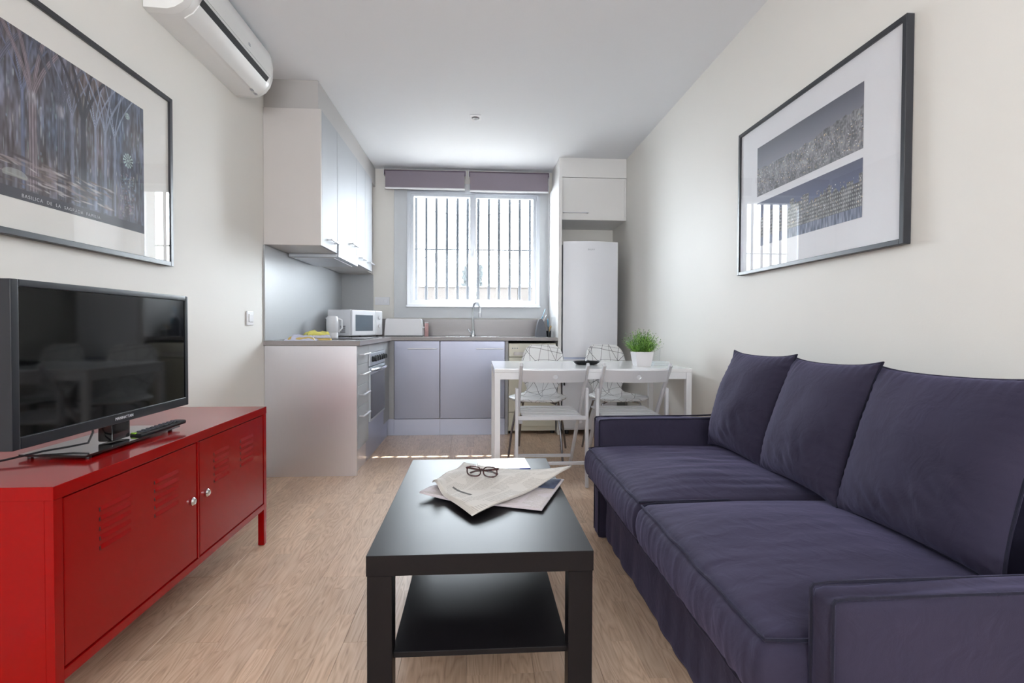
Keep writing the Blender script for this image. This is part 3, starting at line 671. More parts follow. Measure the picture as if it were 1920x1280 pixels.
B(XL + .001, XL + .010, 3.212, 3.298, 1.002, 1.088, .003).build('plate', M['plastic'], sw)
B(XL + .010, XL + .015, 3.232, 3.278, 1.02, 1.07, .003).build('rocker', M['plastic'], sw)

# ------------------------------------------------------------------ air conditioner
ac = thing('air_conditioner', 'white split air conditioner high on the left wall', 'air conditioner', (XL, 2.7, 2.32))
AY0, AY1 = 2.27, 3.12
prof = [(XL + .001, 2.325), (XL + .10, 2.322), (XL + .13, 2.330), (XL + .165, 2.352), (XL + .190, 2.385), (XL + .205, 2.43), (XL + .208, 2.50), (XL + .200, 2.555), (XL + .180, 2.578), (XL + .001, 2.585)]
MB().prism(prof, AY0 + .035, AY1 - .035, 'Y').build('casing', M['acplastic'], ac, ang=30)
for (a, b) in ((AY0, AY0 + .034), (AY1 - .034, AY1)):
    q = [(XL + .001 + (p - XL) * .97, 2.45 + (z - 2.45) * .97) for p, z in prof]
    ins, outp = (prof, q) if b == AY1 else (q, prof)
    mb = MB(); n = len(prof)
    P = [(p, a, z) for p, z in (prof if b == AY1 else q)] + [(p, b, z) for p, z in (q if b == AY1 else prof)]
    mb.add(P, [tuple(range(n)), tuple(range(2 * n - 1, n - 1, -1))] + [(i, i + n, (i + 1) % n + n, (i + 1) % n) for i in range(n)])
    mb.build('end_cap', M['acplastic'], ac, ang=30)
def arc(off, ya, yb_, i0, i1):
    cx, cz = XL + .08, 2.46
    pr = []
    for p, z in prof[i0:i1 + 1]:
        d = Vector((p - cx, z - cz)); d.normalize(); pr.append((p + d.x * off, z + d.y * off))
    back = [(p - .003, z + .002) for p, z in prof[i0:i1 + 1]][::-1]
    return MB().prism(pr + back, ya, yb_, 'Y')
arc(.005, AY0 + .07, AY1 - .07, 2, 4).build('air_flap', M['acplastic'], ac, ang=40)
arc(.004, AY0 + .05, AY1 - .05, 5, 8).build('front_panel', M['acplastic'], ac, ang=40)
MB().prism([(XL + .190, 2.390), (XL + .2045, 2.413), (XL + .2085, 2.411), (XL + .194, 2.388)], AY0 + .075, AY1 - .075, 'Y').build('outlet_slot', M['dark'], ac)
B(XL + .02, XL + .10, AY0 + .03, AY0 + .0335, 2.34, 2.40, .001).build('label_plate', M['acplastic'], ac)
B(XL + .207, XL + .2125, 2.78, 2.80, 2.455, 2.468).build('badge', M['textd'], ac)
for q in (3.0, 3.05): B(XL + .12, XL + .135, q, q + .02, 2.322, 2.326).build('screw_cover', M['textd'], ac)
lt = thing('ceiling_spotlight', 'small square recessed spotlight in the ceiling', 'spotlight', (-.02, 4.0, ZC))
B(-.065, .02, 3.955, 4.045, ZC - .008, ZC - .0005, .003).build('trim_plate', M['plastic'], lt)
MB().lathe([(.030, ZC - .009), (.028, ZC - .012), (.022, ZC - .0095)], (-.0225, 4.0, 0), 20).build('bulb', M['lamp'], lt)

# ------------------------------------------------------------------ framed pictures
def picture_frame(name, lab, side, y0, y1, z0, z1, depth, fwid, mountm, prints):
    X0 = XL if side > 0 else XR_
    t = thing(name, lab, 'picture', (X0, (y0 + y1) / 2, z0))
    xf = X0 + side * depth; xa = X0 + side * .002
    mb = MB()
    mb.box(xa, xf, y0, y0 + fwid, z0, z1, .0015, 1).box(xa, xf, y1 - fwid, y1, z0, z1, .0015, 1).box(xa, xf, y0 + fwid, y1 - fwid, z0, z0 + fwid, .0015, 1).box(xa, xf, y0 + fwid, y1 - fwid, z1 - fwid, z1, .0015, 1)
    mb.build('frame', M['frame'], t)
    xm = X0 + side * (depth - .010)
    MB().box(xa, xm, y0 + fwid, y1 - fwid, z0 + fwid, z1 - fwid).build('mount', mountm, t, smooth=False)
    for (nm, img, ya, yb2, za, zb) in prints:
        xp = xm + side * .0006
        # left in the image = smaller y on the left wall, larger y on the right wall
        if side > 0: fn = lambda u, v, ya=ya, yb2=yb2, za=za, zb=zb: (xp, ya + (yb2 - ya) * u, zb - (zb - za) * v)
        else: fn = lambda u, v, ya=ya, yb2=yb2, za=za, zb=zb: (xp, yb2 - (yb2 - ya) * u, zb - (zb - za) * v)
        color_grid(nm, img, fn, M['print'], t)
    xg = X0 + side * (depth - .004)
    MB().add([(xg, y0 + fwid, z0 + fwid), (xg, y1 - fwid, z0 + fwid), (xg, y1 - fwid, z1 - fwid), (xg, y0 + fwid, z1 - fwid)], [(0, 1, 2, 3)]).build('picture_glass', M['picglass'], t, smooth=False)
    return t, xm
rs = np.random.RandomState(5)
def smooth_noise(h, w_, sy, sx, seed=0):
    r = np.random.RandomState(seed); gy, gx = max(2, int(h / sy) + 3), max(2, int(w_ / sx) + 3); g = r.rand(gy, gx)
    yy = np.arange(h) / sy; xx = np.arange(w_) / sx; yi = yy.astype(int); xi = xx.astype(int); fy = yy - yi; fx = xx - xi
    fy = fy * fy * (3 - 2 * fy); fx = fx * fx * (3 - 2 * fx)
    a = g[yi][:, xi]; b = g[yi][:, xi + 1]; c = g[yi + 1][:, xi]; d = g[yi + 1][:, xi + 1]
    return (a * (1 - fx) + b * fx) * (1 - fy)[:, None] + (c * (1 - fx) + d * fx) * fy[:, None]
def hall_image(h=330, w_=460):
    v, u = np.meshgrid(np.arange(h) / h, np.arange(w_) / w_, indexing='ij')
    n1 = smooth_noise(h, w_, 70, 5, 1); n2 = smooth_noise(h, w_, 14, 4, 2); n3 = smooth_noise(h, w_, 90, 60, 3); n4 = smooth_noise(h, w_, 40, 12, 9)
    base = np.stack([84 + 0 * u, 82 + 0 * u, 94 + 0 * u], -1)
    base += ((n1 - .5) * 62 + (n2 - .5) * 46 + (n4 - .5) * 50)[..., None] * np.array([.85, .95, 1.12]) + (n3 - .5)[..., None] * np.array([52, 26, 4])
    r = np.random.RandomState(11)
    pal = np.array([(178, 190, 200), (140, 160, 188), (186, 182, 176), (128, 150, 150)])
    for i in range(230):   # lit window slits, soft, behind the columns
        a, b = r.rand(), .20 + r.rand() * .56; hh = .008 + r.rand() * .035; ww = .0015 + r.rand() * .0035
        m_ = np.exp(-((u - a) / ww) ** 2 - ((v - b) / hh) ** 4) * (.25 + .55 * r.rand()); base = base * (1 - m_[..., None]) + pal[r.randint(4)] * m_[..., None]
    def column(cx, wd, c, knot):
        nonlocal base
        top = .36
        for sgn, kk in ((-1, .60), (-.45, .5), (.4, .5), (1, .60), (0, 1.0)):
            s_ = np.clip(top - v, 0, 1); c0 = cx + sgn * (.22 * s_ + .5 * s_ ** 2)
            wv = wd * kk * np.ones_like(v); ok = (v < top) if sgn else (v >= top - .02) & (v < .925)
            q = np.clip((u - c0) / wv, -1, 1); m_ = np.where((np.abs(u - c0) < wv) & ok, .82, 0)
            flute = 1 + .22 * np.cos(q * 9) - .25 * q * q
            base = base * (1 - m_[..., None]) + np.array(c) * (flute * (.9 + .2 * n2))[..., None] * m_[..., None]
        if knot:
            m_ = np.exp(-(((u - cx) / (wd * 1.5)) ** 2 + ((v - top) / .045) ** 2) ** 2) * .7
            base = base * (1 - m_[..., None]) + np.array((160, 158, 168)) * (.55 + .7 * n2)[..., None] * m_[..., None]
    column(.62, .008, (150, 160, 186), 0); column(.47, .009, (126, 130, 152), 0); column(.20, .009, (104, 112, 142), 0)
    column(.76, .008, (150, 160, 184), 0); column(.06, .020, (92, 92, 112), 1); column(.25, .022, (132, 118, 126), 1)
    column(.40, .018, (84, 84, 100), 1); column(.54, .017, (34, 36, 48), 0); column(.69, .012, (138, 148, 172), 0)
    for i in range(120):   # sunlit floor patches and small figures
        b = .74 + r.rand() * .17; a = r.rand() * .72; hh = .003 + r.rand() * .007; ww = .008 + r.rand() * .035
        c = np.array([(206, 198, 198), (112, 96, 94), (60, 50, 54), (150, 138, 138)][r.randint(4)])
        m_ = np.exp(-(((u - a - (v - b) * 2.0) / ww) ** 4 + ((v - b) / hh) ** 4)) * .75; base = base * (1 - m_[..., None]) + c * m_[..., None]
    m_ = (((u - .16) / .06) ** 2 + ((v - .86) / .035) ** 2 < 1) & (v < .875); base = np.where(m_[..., None], base * .4 + np.array((170, 176, 168)) * .6, base)
    for cx, cy, rad in ((.865, .47, .055), (.862, .13, .026)):   # round flower windows
        du = (u - cx) * 1.35; dv = v - cy; rr_ = np.sqrt(du ** 2 + dv ** 2); an = np.arctan2(dv, du)
        pet = (rr_ < rad) & (rr_ > rad * .30) & (np.cos(an * 12) > -.1) | (rr_ < rad * .2)
        base = np.where(pet[..., None], np.array((176, 196, 196)) * (.8 + .35 * n2)[..., None], base)
    for i in range(150):
        a = .80 + r.rand() * .12; b = .58 + r.rand() * .33; c = np.array([(160, 132, 146), (136, 164, 178), (176, 178, 166), (112, 132, 164)][r.randint(4)])
        m_ = np.exp(-((((u - a) * 1.35) ** 2 + (v - b) ** 2) / (.003 + r.rand() * .004) ** 2)) * .8; base = base * (1 - m_[..., None]) + c * m_[..., None]
    base = np.where((v > .935)[..., None], np.array((62, 62, 72)), base)
    return np.clip(base, 12, 225)
pl_, xm_ = picture_frame('picture_frame', 'large dark framed print of a columned church interior above the television', 1, 1.34, 2.425, 1.264, 2.012, .030, .020, M['mount'],
                         [('print', hall_image(), 1.525, 2.235, 1.377, 1.888)])
lettering('lettering', 'BASILICA  DE  LA  SAGRADA  FAMILIA', .0155, (xm_ + .0012, 1.66, 1.386), (R(90), 0, R(90)), M['caption'], pl_, space=1.25)
def city_image(h, w_, kind):
    v, u = np.meshgrid(np.arange(h) / h, np.arange(w_) / w_, indexing='ij')
    n = smooth_noise(h, w_, 4, 3, 20 + kind); n2 = smooth_noise(h, w_, 20, 14, 30 + kind)
    sky = np.stack([88 + v * 90, 90 + v * 92, 104 + v * 92], -1) if kind == 0 else np.stack([84 + v * 26, 88 + v * 34, 112 + v * 50], -1)
    hor = .42 + .06 * np.sin(u * 5) + .05 * (n2 - .5) if kind == 0 else .40 + 0 * u
    city = (np.stack([120 + 0 * u, 120 + 0 * u, 126 + 0 * u], -1) + (n - .5)[..., None] * 62 + (n2 - .5)[..., None] * 50)
    r = np.random.RandomState(40 + kind)
    if kind:
        # a waterside row of gabled houses
        hgt = np.zeros(w_) + .40; x = 0
        while x < w_:
            ww = r.randint(10, 26); t = .12 + r.rand() * .22; g = r.rand() < .45
            xs = np.arange(x, min(w_, x + ww)); hgt[xs] = t + (np.abs(xs - x - ww / 2) / ww * .22 if g else 0); x += ww
        hor = hgt[None, :] * np.ones((h, 1)) + .06
        win_ = ((np.floor(u * w_ / 3) % 2 == 0) & (np.floor(v * h / 4) % 2 == 0))
        city = city * .8 + np.where(win_[..., None], np.array((70, 72, 66)), 0)
        wav = v > .80; city = np.where(wav[..., None], np.array((110, 118, 140)) + (smooth_noise(h, w_, 14, 3, 77) - .5)[..., None] * 90, city)
    img = np.where((v > hor)[..., None], city, sky)
    for i in range(420 if kind == 0 else 200):
        a = r.rand(); b = .45 + r.rand() * .5 if kind == 0 else .25 + r.rand() * .5
        c = np.array([(226, 206, 172), (216, 216, 222), (196, 172, 146)][r.randint(3)]); iy, ix = int(b * h) % h, int(a * w_) % w_
        img[iy:iy + 1 + r.randint(2), ix:ix + 1 + r.randint(3)] = c
    return np.clip(img, 20, 235)
pr_, _ = picture_frame('picture_frame', 'dark framed double panorama of a lit city hanging above the sofa', -1, 1.605, 2.69, 1.277, 2.026, .030, .018, M['mountw'],
                       [('print', city_image(130, 420, 0), 1.80, 2.515, 1.655, 1.898), ('print', city_image(115, 420, 1), 1.80, 2.515, 1.405, 1.622)])

# ------------------------------------------------------------------ red metal cabinet
rc = thing('red_cabinet', 'low red metal media cabinet with two locker doors and louvres', 'cabinet', (-1.18, 1.83, 0))
RX0, RX1, RY0, RY1 = -1.388, -.967, 1.235, 2.42
body = MB()
body.box(RX0, RX1 + .0015, RY0 - .0015, RY1 + .0015, .598, .63, .002)              # top tray
body.box(RX0, RX1 - .0202, RY0, RY0 + .012, .1775, .598).box(RX0, RX1 - .0202, RY1 - .012, RY1, .1775, .598).box(RX0 + .0002, RX0 + .01, RY0 + .0125, RY1 - .0125, .1775, .598).box(RX0, RX1 - .0202, RY0, RY1, .165, .177)
body.box(RX1 - .02, RX1, RY0, RY0 + .026, .165, .598, .001).box(RX1 - .02, RX1, RY1 - .026, RY1, .165, .598, .001).box(RX1 - .02, RX1, RY0 + .026, RY1 - .026, .165, .190, .001)
body.box(RX1 - .02, RX1 - .0005, 1.842, 1.850, .1905, .5975)
body.build('body', M['red'], rc)
for yy in (RY0, RY1 - .028):
    for xx2 in (RX0 + .01, RX1 - .028): B(xx2, xx2 + .028, yy, yy + .028, .001, .166, .003).build('leg', M['red'], rc)
def locker_door(y0, y1, knob_y, lv):
    d = B(RX1 - .018, RX1 - .002, y0, y1, .194, .594, .003).build('door', M['red'], rc)
    for (a, b) in lv:
        for i in range(5):
            z = .535 - i * .025
            # pressed louvre: thin wedge proud of the door, open at its lower edge
            mb = MB(); n = 8; P = []
            for k in range(n + 1):
                yk = a + (b - a) * k / n; e = min(1, math.sin(math.pi * min(max(k / n, .04), .96)) * 3)
                P += [(RX1 - .0022, yk, z), (RX1 - .002 + .0038 * e, yk, z - .012), (RX1 - .0022, yk, z - .0135)]
            fs = []
            for k in range(n):
                for j in range(2): fs.append((k * 3 + j, k * 3 + j + 1, (k + 1) * 3 + j + 1, (k + 1) * 3 + j))
            mb.add(P, fs).build('louvre', M['red'], d, ang=60)
            B(RX1 - .003, RX1 - .0012, a - .004, a + .001, z - .014, z - .004).build('slot', M['redd'], d)
    MB().lathe([(.013, -.003), (.014, .006), (.010, .011), (.003, .012)], (RX1, knob_y, .403), 18, axis='X').build('knob', M['chrome'], d)
    return d
locker_door(1.266, 1.838, 1.803, [(1.383, 1.50), (1.608, 1.73)])
locker_door(1.856, 2.390, 1.896, [(1.957, 2.07), (2.169, 2.285)])

# ------------------------------------------------------------------ television
tv = thing('television', 'black flat-screen television standing on the red cabinet', 'television', (-1.12, 1.65, .63))
TX = -1.085; TY0, TY1, TZ0, TZ1 = 1.273, 2.008, .702, 1.108
mb = MB(); bz = .022
mb.box(TX - .035, TX, TY0, TY0 + bz, TZ0, TZ1, .003).box(TX - .035, TX, TY1 - bz + .008, TY1, TZ0, TZ1, .003).box(TX - .035, TX, TY0 + bz, TY1 - bz + .008, TZ1 - .018, TZ1, .003).box(TX - .035, TX, TY0 + bz, TY1 - bz + .008, TZ0, TZ0 + .030, .003)
mb.build('bezel', M['bezel'], tv)
MB().box(TX - .033, TX - .005, TY0 + .01, TY1 - .01, TZ0 + .015, TZ1 - .01).build('screen', M['screen'], tv, smooth=False)
B(TX - .065, TX - .034, TY0 + .06, TY1 - .06, TZ0 + .02, TZ1 - .06, .012).build('back_housing', M['black'], tv)
B(TX - .055, TX - .012, 1.62, 1.70, .648, .725, .004).build('stand_neck', M['gloss'], tv)
bs = MB().prism([(-1.255, 1.49), (-1.065, 1.47), (-1.058, 1.90), (-1.25, 1.90)], .6385, .6445, 'Z').build('stand_base', M['standglass'], tv)
for q in ((-1.24, 1.51), (-1.08, 1.50), (-1.08, 1.88), (-1.235, 1.88)): MB().lathe([(.007, .6305), (.007, .6385)], (q[0], q[1], 0), 8).build('foot', M['black'], bs)
lettering('lettering', 'MANHATTAN', .0125, (TX + .0006, 1.655, TZ0 + .011), (R(90), 0, R(90)), M['text'], tv, align='CENTER', space=1.05)
tc_ = MB().tube([(-1.115, 1.56, .72), (-1.11, 1.56, .69), (-1.12, 1.555, .66), (-1.15, 1.54, .655), (-1.20, 1.50, .65), (-1.26, 1.42, .640), (-1.34, 1.33, .634), (-1.375, 1.24, .633), (-1.38, 1.16, .60), (-1.385, 1.08, .4)], .003, 6).build('power_cable', M['black']); tag(tc_, 'black power cable trailing behind the television stand', 'cable')
rm = thing('remote_control', 'black remote control leaning on the television stand base', 'remote', (-1.06, 1.80, .635))
mt = Matrix.Translation((-1.075, 1.812, .652)) @ Matrix.Rotation(R(-12), 4, 'Z') @ Matrix.Rotation(R(4), 4, 'X')
MB().box(-.022, .022, -.095, .095, -.007, .007, .005, 2, mt).build('body', M['black'], rm)
bt = MB()
for i in range(9):
    for j in range(3): bt.box(-.015 + j * .011, -.007 + j * .011, -.075 + i * .017, -.066 + i * .017, .007, .0095, .001, 1, mt)
ob = bt.build('buttons', M['rubber'], rm)
MB().box(-.018, .0, -.094, -.086, .004, .0085, .001, 1, mt).build('power_button', M['lightgreen'], rm)

# ------------------------------------------------------------------ coffee table
ct = thing('coffee_table', 'black-brown square-legged coffee table with lower shelf', 'coffee table', (.01, 1.69, 0))
CX0, CX1, CY0, CY1 = -.266, .286, 1.240, 2.132
B(CX0, CX1, CY0, CY1, .400, .450, .0015, 2).build('tabletop', M['brownblack'], ct)
for xx3 in (CX0 + .002, CX1 - .062):
    for yy in (CY0 + .002, CY1 - .052): B(xx3, xx3 + .060, yy, yy + .050, .0005, .3995, .0012, 1).build('leg', M['brownblack'], ct)
B(CX0 + .058, CX1 - .058, CY0 + .024, CY1 - .024, .186, .200, .001, 1).build('shelf', M['brownblack'], ct)

def paper_mat(name, seed, tint):
    m = bpy.data.materials.new(name); m.use_nodes = True
    nt = m.node_tree; N = nt.nodes; L = nt.links; b = N['Principled BSDF']; b.inputs['Roughness'].default_value = 0.8
    uv = N.new('ShaderNodeUVMap'); sp = N.new('ShaderNodeSeparateXYZ'); L.new(uv.outputs[0], sp.inputs[0])
    def mth(op, a, bb=None, c=None):
        n = N.new('ShaderNodeMath'); n.operation = op
        for i, q in enumerate((a, bb, c)):
            if q is None: continue
            if isinstance(q, (int, float)): n.inputs[i].default_value = q
            else: L.new(q, n.inputs[i])
        return n.outputs[0]
    col = mth('FRACT', mth('MULTIPLY', sp.outputs[0], 5.0)); inc = mth('MULTIPLY', mth('GREATER_THAN', col, .08), mth('LESS_THAN', col, .92))
    ln = mth('FRACT', mth('MULTIPLY', sp.outputs[1], 46.0)); il = mth('GREATER_THAN', ln, .5)
    nz = N.new('ShaderNodeTexNoise'); nz.inputs['Scale'].default_value = 5; nz.inputs['Detail'].default_value = 0
    ad = N.new('ShaderNodeMapping'); ad.inputs['Location'].default_value = (seed, seed * .7, 0); ad.inputs['Scale'].default_value = (1, 1.6, 1); L.new(uv.outputs[0], ad.inputs[0]); L.new(ad.outputs[0], nz.inputs['Vector'])
    blk = mth('GREATER_THAN', nz.outputs[0], .43)
    n3 = N.new('ShaderNodeTexNoise'); n3.inputs['Scale'].default_value = 90; L.new(uv.outputs[0], n3.inputs['Vector']); wrd = mth('GREATER_THAN', n3.outputs[0], .42)
    txt = mth('MULTIPLY', mth('MULTIPLY', inc, il), mth('MULTIPLY', blk, wrd))
    # one dark headline block
    hb_ = mth('MULTIPLY', mth('MULTIPLY', mth('GREATER_THAN', sp.outputs[0], .42), mth('LESS_THAN', sp.outputs[0], .74)), mth('MULTIPLY', mth('GREATER_THAN', sp.outputs[1], .16), mth('LESS_THAN', sp.outputs[1], .195)))
    mx = N.new('ShaderNodeMix'); mx.data_type = 'RGBA'; mx.inputs[6].default_value = lin(tint); mx.inputs[7].default_value = lin((178, 172, 166))
    L.new(txt, mx.inputs[0])
    m2 = N.new('ShaderNodeMix'); m2.data_type = 'RGBA'; m2.inputs[7].default_value = lin((92, 88, 86)); L.new(mx.outputs[2], m2.inputs[6]); L.new(hb_, m2.inputs[0])
    L.new(m2.outputs[2], b.inputs['Base Color'])
    return m
def sheet(parent, A, E_, C, Bq, zf, off, m, name='sheet', n=26, back=.058):
    A, E_, C, Bq = map(Vector, (A, E_, C, Bq)); o0 = Vector(parent['_o'])
    V = []; U = []
    for j in range(n):
        for i in range(n):
            u, v = i / (n - 1), j / (n - 1)
            p = A * (1 - u) * (1 - v) + E_ * u * (1 - v) + C * u * v + Bq * (1 - u) * v - Vector((0, back * math.sin(math.pi * (1 - v)) ** .8 * u ** 3, 0))
            V.append(p + Vector((off * .6, off * .8, zf(u, v) + off)) - o0); U.append((v, u))
    fs = [(j * n + i, j * n + i + 1, (j + 1) * n + i + 1, (j + 1) * n + i) for j in range(n - 1) for i in range(n - 1)]
    me = bpy.data.meshes.new(name); me.from_pydata([tuple(p) for p in V], [], fs)
    ul = me.uv_layers.new(name='UVMap')
    for lp in me.loops: ul.data[lp.index].uv = U[lp.vertex_index]
    me.materials.append(m); me.polygons.foreach_set('use_smooth', [True] * len(me.polygons))
    o = bpy.data.objects.new(name, me); COL.objects.link(o); o.parent = parent; o['_o'] = tuple(o0)
    md = o.modifiers.new('s', 'SOLIDIFY'); md.thickness = .0008; md.offset = 1
    return o
PA = paper_mat('newsprint_upper', 1.3, (204, 199, 193)); PB = paper_mat('newsprint_lower', 4.1, (200, 192, 196))
M['photo'] = mat('newspaper_photo', (70, 78, 104), 0.8, var=0.7, scale=60)
n1 = thing('newspaper', 'folded newspaper lying beneath the open one on the coffee table', 'newspaper', (0, 1.7, .45))
zb = lambda u, v: .003 + .030 * max(0, v - .72) ** 1.2 * 2.2 * (1 - u) + .004 * math.sin(u * 7) ** 2 * v
for i in range(4): sheet(n1, (.19, 1.507, .451), (.305, 1.80, .451), (-.05, 1.87, .451), (-.186, 1.648, .451), zb, i * .0013, PB, back=0)
sheet(n1, (.255, 1.69, .4572), (.295, 1.79, .4572), (.15, 1.83, .4572), (.10, 1.74, .4572), lambda u, v: .0045, 0, M['photo'], 'photograph', 6, back=0)
n2 = thing('newspaper', 'open beige newspaper with raised right corner lying on top', 'newspaper', (0, 1.7, .46))
def zt(u, v):
    return .006 + .030 * (u ** 2) * (1 - v * .5) + .034 * math.exp(-((v - .92) / .16) ** 2) * (1 - u) ** 1.2 + .004 * math.sin(u * 9 + v * 4)
for i in range(5): sheet(n2, (-.015 + .003 * i, 1.455 + .002 * i, .456), (.338, 1.825, .458), (-.055, 1.955, .456), (-.150, 1.70, .456), zt, i * .0012, PA)
bk = thing('paperback_book', 'white paperback book with coloured spine at the far end of the coffee table', 'book', (.095, 1.97, .45))
mt = Matrix.Translation((.097, 1.972, .451)) @ Matrix.Rotation(R(3.5), 4, 'Z')
MB().box(-.094, .094, -.072, .07, .0022, .0205, .001, 1, mt).build('pages', M['mount'], bk)
MB().box(-.096, .096, -.074, .072, .021, .0225, .0005, 1, mt).box(-.096, .096, -.074, .072, .0005, .002, .0005, 1, mt).build('cover', M['white'], bk)
M['spineb'] = mat('book_spine_blue', (84, 96, 160), .4); M['spiney'] = mat('book_spine_yellow', (196, 176, 80), .4); M['spinel'] = mat('book_spine_lilac', (176, 180, 214), .4, var=.25, scale=60)
MB().box(-.096, -.045, -.076, -.0735, .0005, .0225, 0, 1, mt).build('spine', M['spiney'], bk); MB().box(-.045, .055, -.076, -.0735, .0005, .0225, 0, 1, mt).build('spine', M['spinel'], bk)
MB().box(.055, .096, -.076, -.0735, .0005, .0225, 0, 1, mt).build('spine', M['spineb'], bk)
gl = thing('eyeglasses', 'tortoiseshell eyeglasses lying on the open newspaper', 'eyeglasses', (.018, 1.765, .47))
mt = Matrix.Translation((.016, 1.772, .4790)) @ Matrix.Rotation(R(-14), 4, 'Z') @ Matrix.Rotation(R(8), 4, 'X')
fm = MB()
def tf(p): return mt @ Vector(p)
for sx in (-1, 1):
    ring = [tf((sx * .029 + .024 * math.copysign(abs(math.cos(a)) ** .75, math.cos(a)), 0, .021 + .018 * math.copysign(abs(math.sin(a)) ** .8, math.sin(a)))) for a in [i * 2 * math.pi / 28 for i in range(28)]]
    fm.tube(ring, .0024, 6, closed=True)
fm.tube([tf((-.008, 0, .028)), tf((0, -.001, .031)), tf((.008, 0, .028))], .002, 6)
fm.build('rims', M['tort'], gl)
for sx in (-1, 1):
    MB().tube([tf((sx * .054, .0, .032)), tf((sx * .056, .006, .031)), tf((sx * .030, .020, .020)), tf((-sx * .030, .026, .010)), tf((-sx * .05, .028, .001))], [.0035, .0040, .0032, .003, .0035], 6).build('temple', M['tort'], gl)
    ln = MB(); ln.add([tf((sx * .029 + .022 * math.cos(a), 0, .021 + .016 * math.sin(a))) for a in [i * 2 * math.pi / 16 for i in range(16)]], [tuple(range(16))]); ln.build('lens', M['lens'], gl, smooth=False)

# ------------------------------------------------------------------ dining table
dt = thing('dining_table', 'white rectangular dining table behind the sofa', 'dining table', (.72, 3.53, 0))
DX0, DX1, DY0, DY1 = .103, 1.352, 3.165, 3.915
B(DX0, DX1, DY0, DY1, .716, .738, .003).build('tabletop', M['tabletop'], dt)
fr_ = MB().box(DX0 + .012, DX1 - .012, DY0 + .008, DY0 + .03, .672, .7155, .002).box(DX0 + .012, DX1 - .012, DY1 - .03, DY1 - .008, .672, .7155, .002)
fr_.box(DX0 + .004, DX0 + .03, DY0 + .03, DY1 - .03, .672, .7155, .002).box(DX1 - .03, DX1 - .004, DY0 + .03, DY1 - .03, .672, .7155, .002)
fr_.build('apron', M['white'], dt)
for xx4 in (DX0 + .001, DX1 - .036):
    for yy in (DY0 + .001, DY1 - .036): B(xx4, xx4 + .035, yy, yy + .035, .0005, .7155, .002).build('leg', M['white'], dt)

# ------------------------------------------------------------------ folding chairs
def folding_chair(label, loc, rz, opened=1.0):
    t = thing('folding_chair', label, 'chair', (0, 0, 0), 'white folding chairs at the dining table')
    A_top = -.115
    for s in (-1, 1):
        MB().bar((s * .196, .475, .001), (s * .200, A_top, .778), .018, .030, .004, upv=(0, 1, 0)).build('leg', M['chairp'], t)
        MB().bar((s * .220, .0, .001), (s * .217, .005, .622), .020, .032, .004, upv=(0, 1, 0)).build('leg', M['chairp'], t)
        MB().lathe([(.015, -.011), (.015, .011)], (s * .190, .060, .405), 16, axis='X').build('pivot', M['chairp'], t)
    MB().bar((-.215, -.006, .437), (.215, -.006, .437), .020, .026, .004).build('seat_rail', M['chairp'], t)
    for s in (-1, 1): MB().bar((s * .165, .01, .428), (s * .165, .36, .438), .018, .018, .003).build('seat_rail', M['chairp'], t)
    for i in range(7):
        y = .028 + i * .052; B(-.185, .185, y - .014, y + .016, .440 + .001 * i, .453 + .001 * i, .004).build('slat', M['chairp'], t)
    MB().bar((-.196, .395, .105), (.196, .395, .105), .016, .022, .003).build('stretcher', M['chairp'], t)
    MB().bar((-.218, .001, .155), (.218, .001, .155), .016, .020, .003).build('stretcher', M['chairp'], t)
    # curved top rail with an oval grip hole
    mb = MB(); xs = [-.188 + .376 * i / 24 for i in range(25)]
    def Y(x, z): return -.088 - .052 * (1 - (x / .188) ** 2) - (z - .70) * .45
    def zr(x): return .668 - .0 * x, .742
    hw, hh, zc = .0157, .014, .704
    us_ = [x for x in xs if abs(x) > .016]
    for side in (0, 1):
        dy = .0 if side == 0 else .014
        for seg in ([x for x in us_ if x < 0], [x for x in us_ if x > 0]):
            n = len(seg); P = [(x, Y(x, z) + dy, z) for z in (.668, .686, .714, .742) for x in seg]
            mb.add(P, [(j * n + i, j * n + i + 1, (j + 1) * n + i + 1, (j + 1) * n + i) for j in range(3) for i in range(n - 1)])
        x0 = us_[len([x for x in us_ if x < 0]) - 1]; x1 = -x0
        out = [(x1, .700), (x1, .742), (0, .742), (x0, .742), (x0, .700), (x0, .668), (0, .668), (x1, .668)]
        ell = [(hw * math.cos(k * math.pi / 4), zc + hh * math.sin(k * math.pi / 4)) for k in range(8)]
        P = [(p, Y(p, z) + dy, z) for p, z in out] + [(p, Y(p, z) + dy, z) for p, z in ell]
        mb.add(P, [(k, (k + 1) % 8, 8 + (k + 1) % 8, 8 + k) for k in range(8)])
    P = [(p, Y(p, z) + dy_, z) for dy_ in (0, .014) for p, z in ell]; mb.add(P, [(k, (k + 1) % 8, 8 + (k + 1) % 8, 8 + k) for k in range(8)])
    for z in (.668, .742):
        n = len(xs); P = [(x, Y(x, z) + dy_, z) for dy_ in (0, .014) for x in xs]; mb.add(P, [(i, i + 1, n + i + 1, n + i) for i in range(n - 1)])
    mb.build('backrest', M['chairp'], t, ang=50)
    t.location = loc; t.rotation_euler = (0, 0, rz)
    return t
fc1 = folding_chair('left white slatted folding chair with its back to the coffee table', (.458, 3.145, 0), R(0))
fc2 = copy_tree(fc1); fc2['label'] = 'right white slatted folding chair just behind the sofa arm'; fc2.location = (.955, 3.125, 0); fc2.rotation_euler = (0, 0, R(-1))

